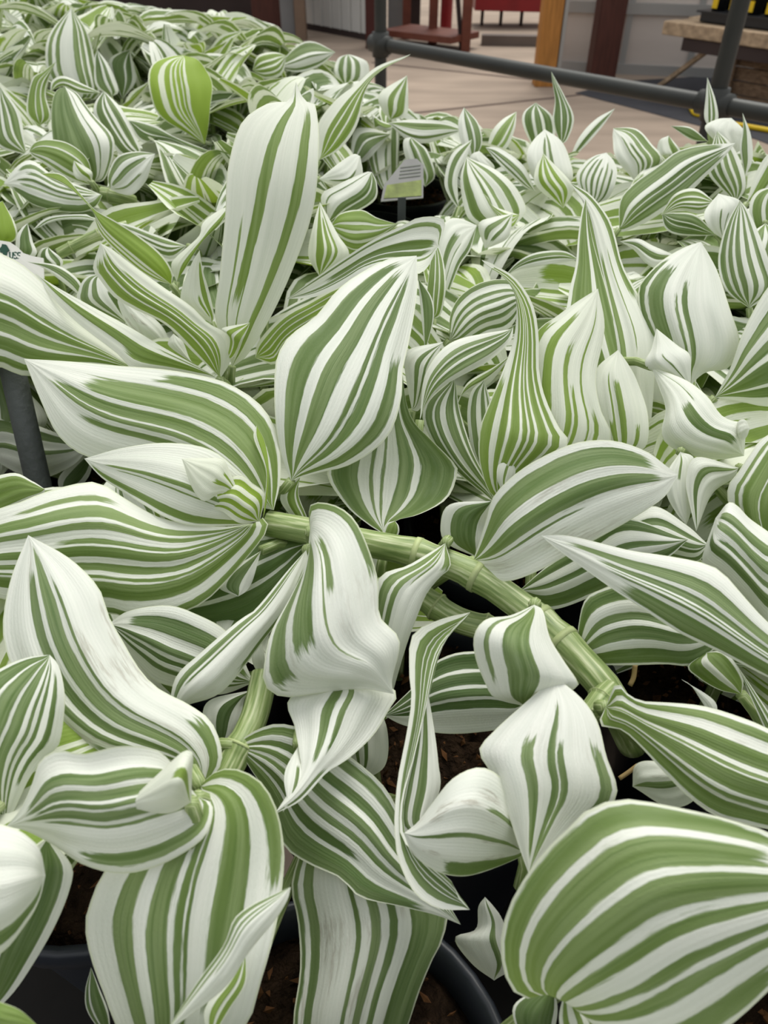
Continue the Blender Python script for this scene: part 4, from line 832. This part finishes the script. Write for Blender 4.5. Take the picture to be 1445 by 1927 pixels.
# timber posts of the polycarbonate bay
op = stand('timber_post', 1006, 1042, 164, 2.6, .14, M_ORANGE, 'orange-brown square wooden post standing behind the rail', 'post', 'posts of the shed')
q = on_floor(1044, 163); MB().box((q[0], q[1], 0), (q[0]+.025, q[1]+.1, 2.6)).build('edge_strip', M_ALU, op)
q = on_floor(1010, 166); V, F = tube_vf(np.array([q+[0.03, -.012, .12], q+[0.03, 0, .12]]), .015, 12); mkobj('bolt', mesh('bolt', V, F), M_ALU, op)
stand('timber_post', 1108, 1156, 156, 2.6, .16, M_BROWN, 'dark reddish-brown square post in front of the cloudy panels', 'post', 'posts of the shed')
A = on_floor(1046, 132); B = on_floor(1420, 150); ux = (B-A)/np.linalg.norm(B-A); Lw = np.linalg.norm(B-A)
pw = empty('wall_right', tuple(A), None, None); pw['kind'] = 'structure'
for i in range(3):
    c = A+ux*Lw*(i+.5)/3; nn = np.array([ux[1], -ux[0], 0])
    MB().obox(c+[0, 0, 1.2], ux*Lw/6*.985, nn*.008, (0, 0, 1.18)).build('panel', M_POLY, pw)
for i in range(4):
    c = A+ux*Lw*i/3; MB().obox(c+[0, 0, 1.2], ux*.022, nn*.02, (0, 0, 1.2)).build('upright', M_ALU, pw)
for z in (.03, .42): MB().bar(A+[0, 0, z]+nn*.02, B+[0, 0, z]+nn*.02, .03, .07).build('crossrail', M_ALU, pw)
# low plank bench with trays at the right
d0 = 480/.85
c0 = unp(np.array(1246.), np.array(52.), np.array(d0)); c1 = unp(np.array(1480.), np.array(86.), np.array(d0-60)); c1[2] = c0[2]
ux = (c1-c0)/np.linalg.norm(c1-c0); uy = np.array([-ux[1], ux[0], 0]); Lb = 1.6
tb = empty('plank_bench', (c0[0], c0[1], 0), 'weathered plank bench carrying black pot trays at top right', 'bench')
for i in range(4):
    o_ = [0, .03, -.015, .02][i]; a = c0+uy*(.07+.145*i)+ux*o_
    MB().bar(a, a+ux*Lb, .135, .075).build('plank', M_PLANK, tb, bevel=.006)
MB().bar(c0+ux*.16+uy*.04-[0, 0, .075], c0+ux*Lb+uy*.04-[0, 0, .075], .05, .07).build('apron', M_DARK, tb)
for f in (.48, 1.4):
    for g_ in (.06, .5):
        q = c0+ux*f+uy*g_; MB().bar((q[0], q[1], 0), (q[0], q[1], c0[2]-.07), .08, .08, up=(0, 1, 0)).build('leg', M_WOODBOX, tb)
q = c0+ux*.46+uy*.12; mb = MB()
for i in range(4):
    z = .06+.075*i
    if z < c0[2]-.1: MB().bar((q[0], q[1], z), (q[0]+ux[0]*1.0, q[1]+ux[1]*1.0, z), .03, .068).build('side_board', M_WOODBOX, tb)
a = unp(np.array(1341.), np.array(88.), np.array(d0-5)); b = on_floor(1231, 169)
sk = MB().bar(a, b, .028, .028).build('wooden_stick', M_PLANK); tag(sk, 'thin wooden stick leaning against the plank bench down to the floor', 'stick')
for t in range(2):
    off = c0+ux*(.20+t*.56)+uy*.24+[0, 0, .04]
    ty = empty('pot_tray', tuple(off), ['black pot tray with yellow tags at the left end of the plank bench', 'black pot tray with yellow tags further right on the plank bench'][t], 'tray', 'pot trays on the plank bench')
    MB().obox(off+ux*.24+[0, 0, .03], ux*.25, uy*.14, (0, 0, .028)).build('tray', M_BLACK, ty, bevel=.006)
    MB().obox(off+ux*.24+[0, 0, .058], ux*.27, uy*.16, (0, 0, .005)).build('tray_rim', M_BLACK, ty)
    for i in range(4):
        for j in range(2):
            c = off+ux*(.06+.12*i)+uy*(-.06+.13*j)+[0, 0, .06]
            V, F = lathe([(.001, 0), (.042, 0), (.052, .085), (.056, .085), (.056, .10), (.05, .10), (.045, .08), (.001, .08)], 16, c)
            pt = mkobj('pot', mesh('pot', np.array(V)-np.array(ty.location), F), M_BLACK, ty, (0, 0, 0))
            if j == 0:
                mb = MB().obox(c-uy*.056+[0, 0, .045], ux*.018, uy*.002, (0, 0, .028))
                o = mkobj('yellow_tag', mesh('yellow_tag', np.array(mb.v)-np.array(ty.location), mb.f, False), M_YELLOW, pt, (0, 0, 0))
            rr = random.Random(i*7+j+t*31)
            for kk in range(5):
                me = LIB[rr.randrange(18)][0]; o = mkobj('sprig', me, None, pt, tuple(c-np.array(ty.location)+np.array([0, 0, .085])))
                o.rotation_euler = (rr.uniform(.5, 1.3), 0, rr.uniform(0, 6.3)); o.scale = (.08,)*3
# ground fabric and yellow hose
fp = [on_floor(*q)+np.array([0, 0, .004]) for q in ((1082, 176), (1180, 153), (1350, 143), (1600, 150), (1600, 330), (1420, 262), (1310, 236), (1190, 204))]
fo = mkobj('ground_fabric', mesh('ground_fabric', fp+[p-np.array([0, 0, .003]) for p in fp], [tuple(range(7, -1, -1)), tuple(range(8, 16))]+[(i, (i+1) % 8, 8+(i+1) % 8, 8+i) for i in range(8)], False), M_FABRIC)
tag(fo, 'black ground fabric lying on the concrete under the tube frame', 'fabric')
hp = np.array([on_floor(*q) for q in ((1296, 203), (1305, 219), (1322, 224), (1360, 236), (1420, 247), (1470, 256))])+[0, 0, .018]
hs = MB().tube(spline(hp, np.linspace(0, 1, 40)), .014, 10).build('garden_hose', M_YELLOW, None, True); tag(hs, 'yellow hose on the floor at the far right behind the plants', 'hose')
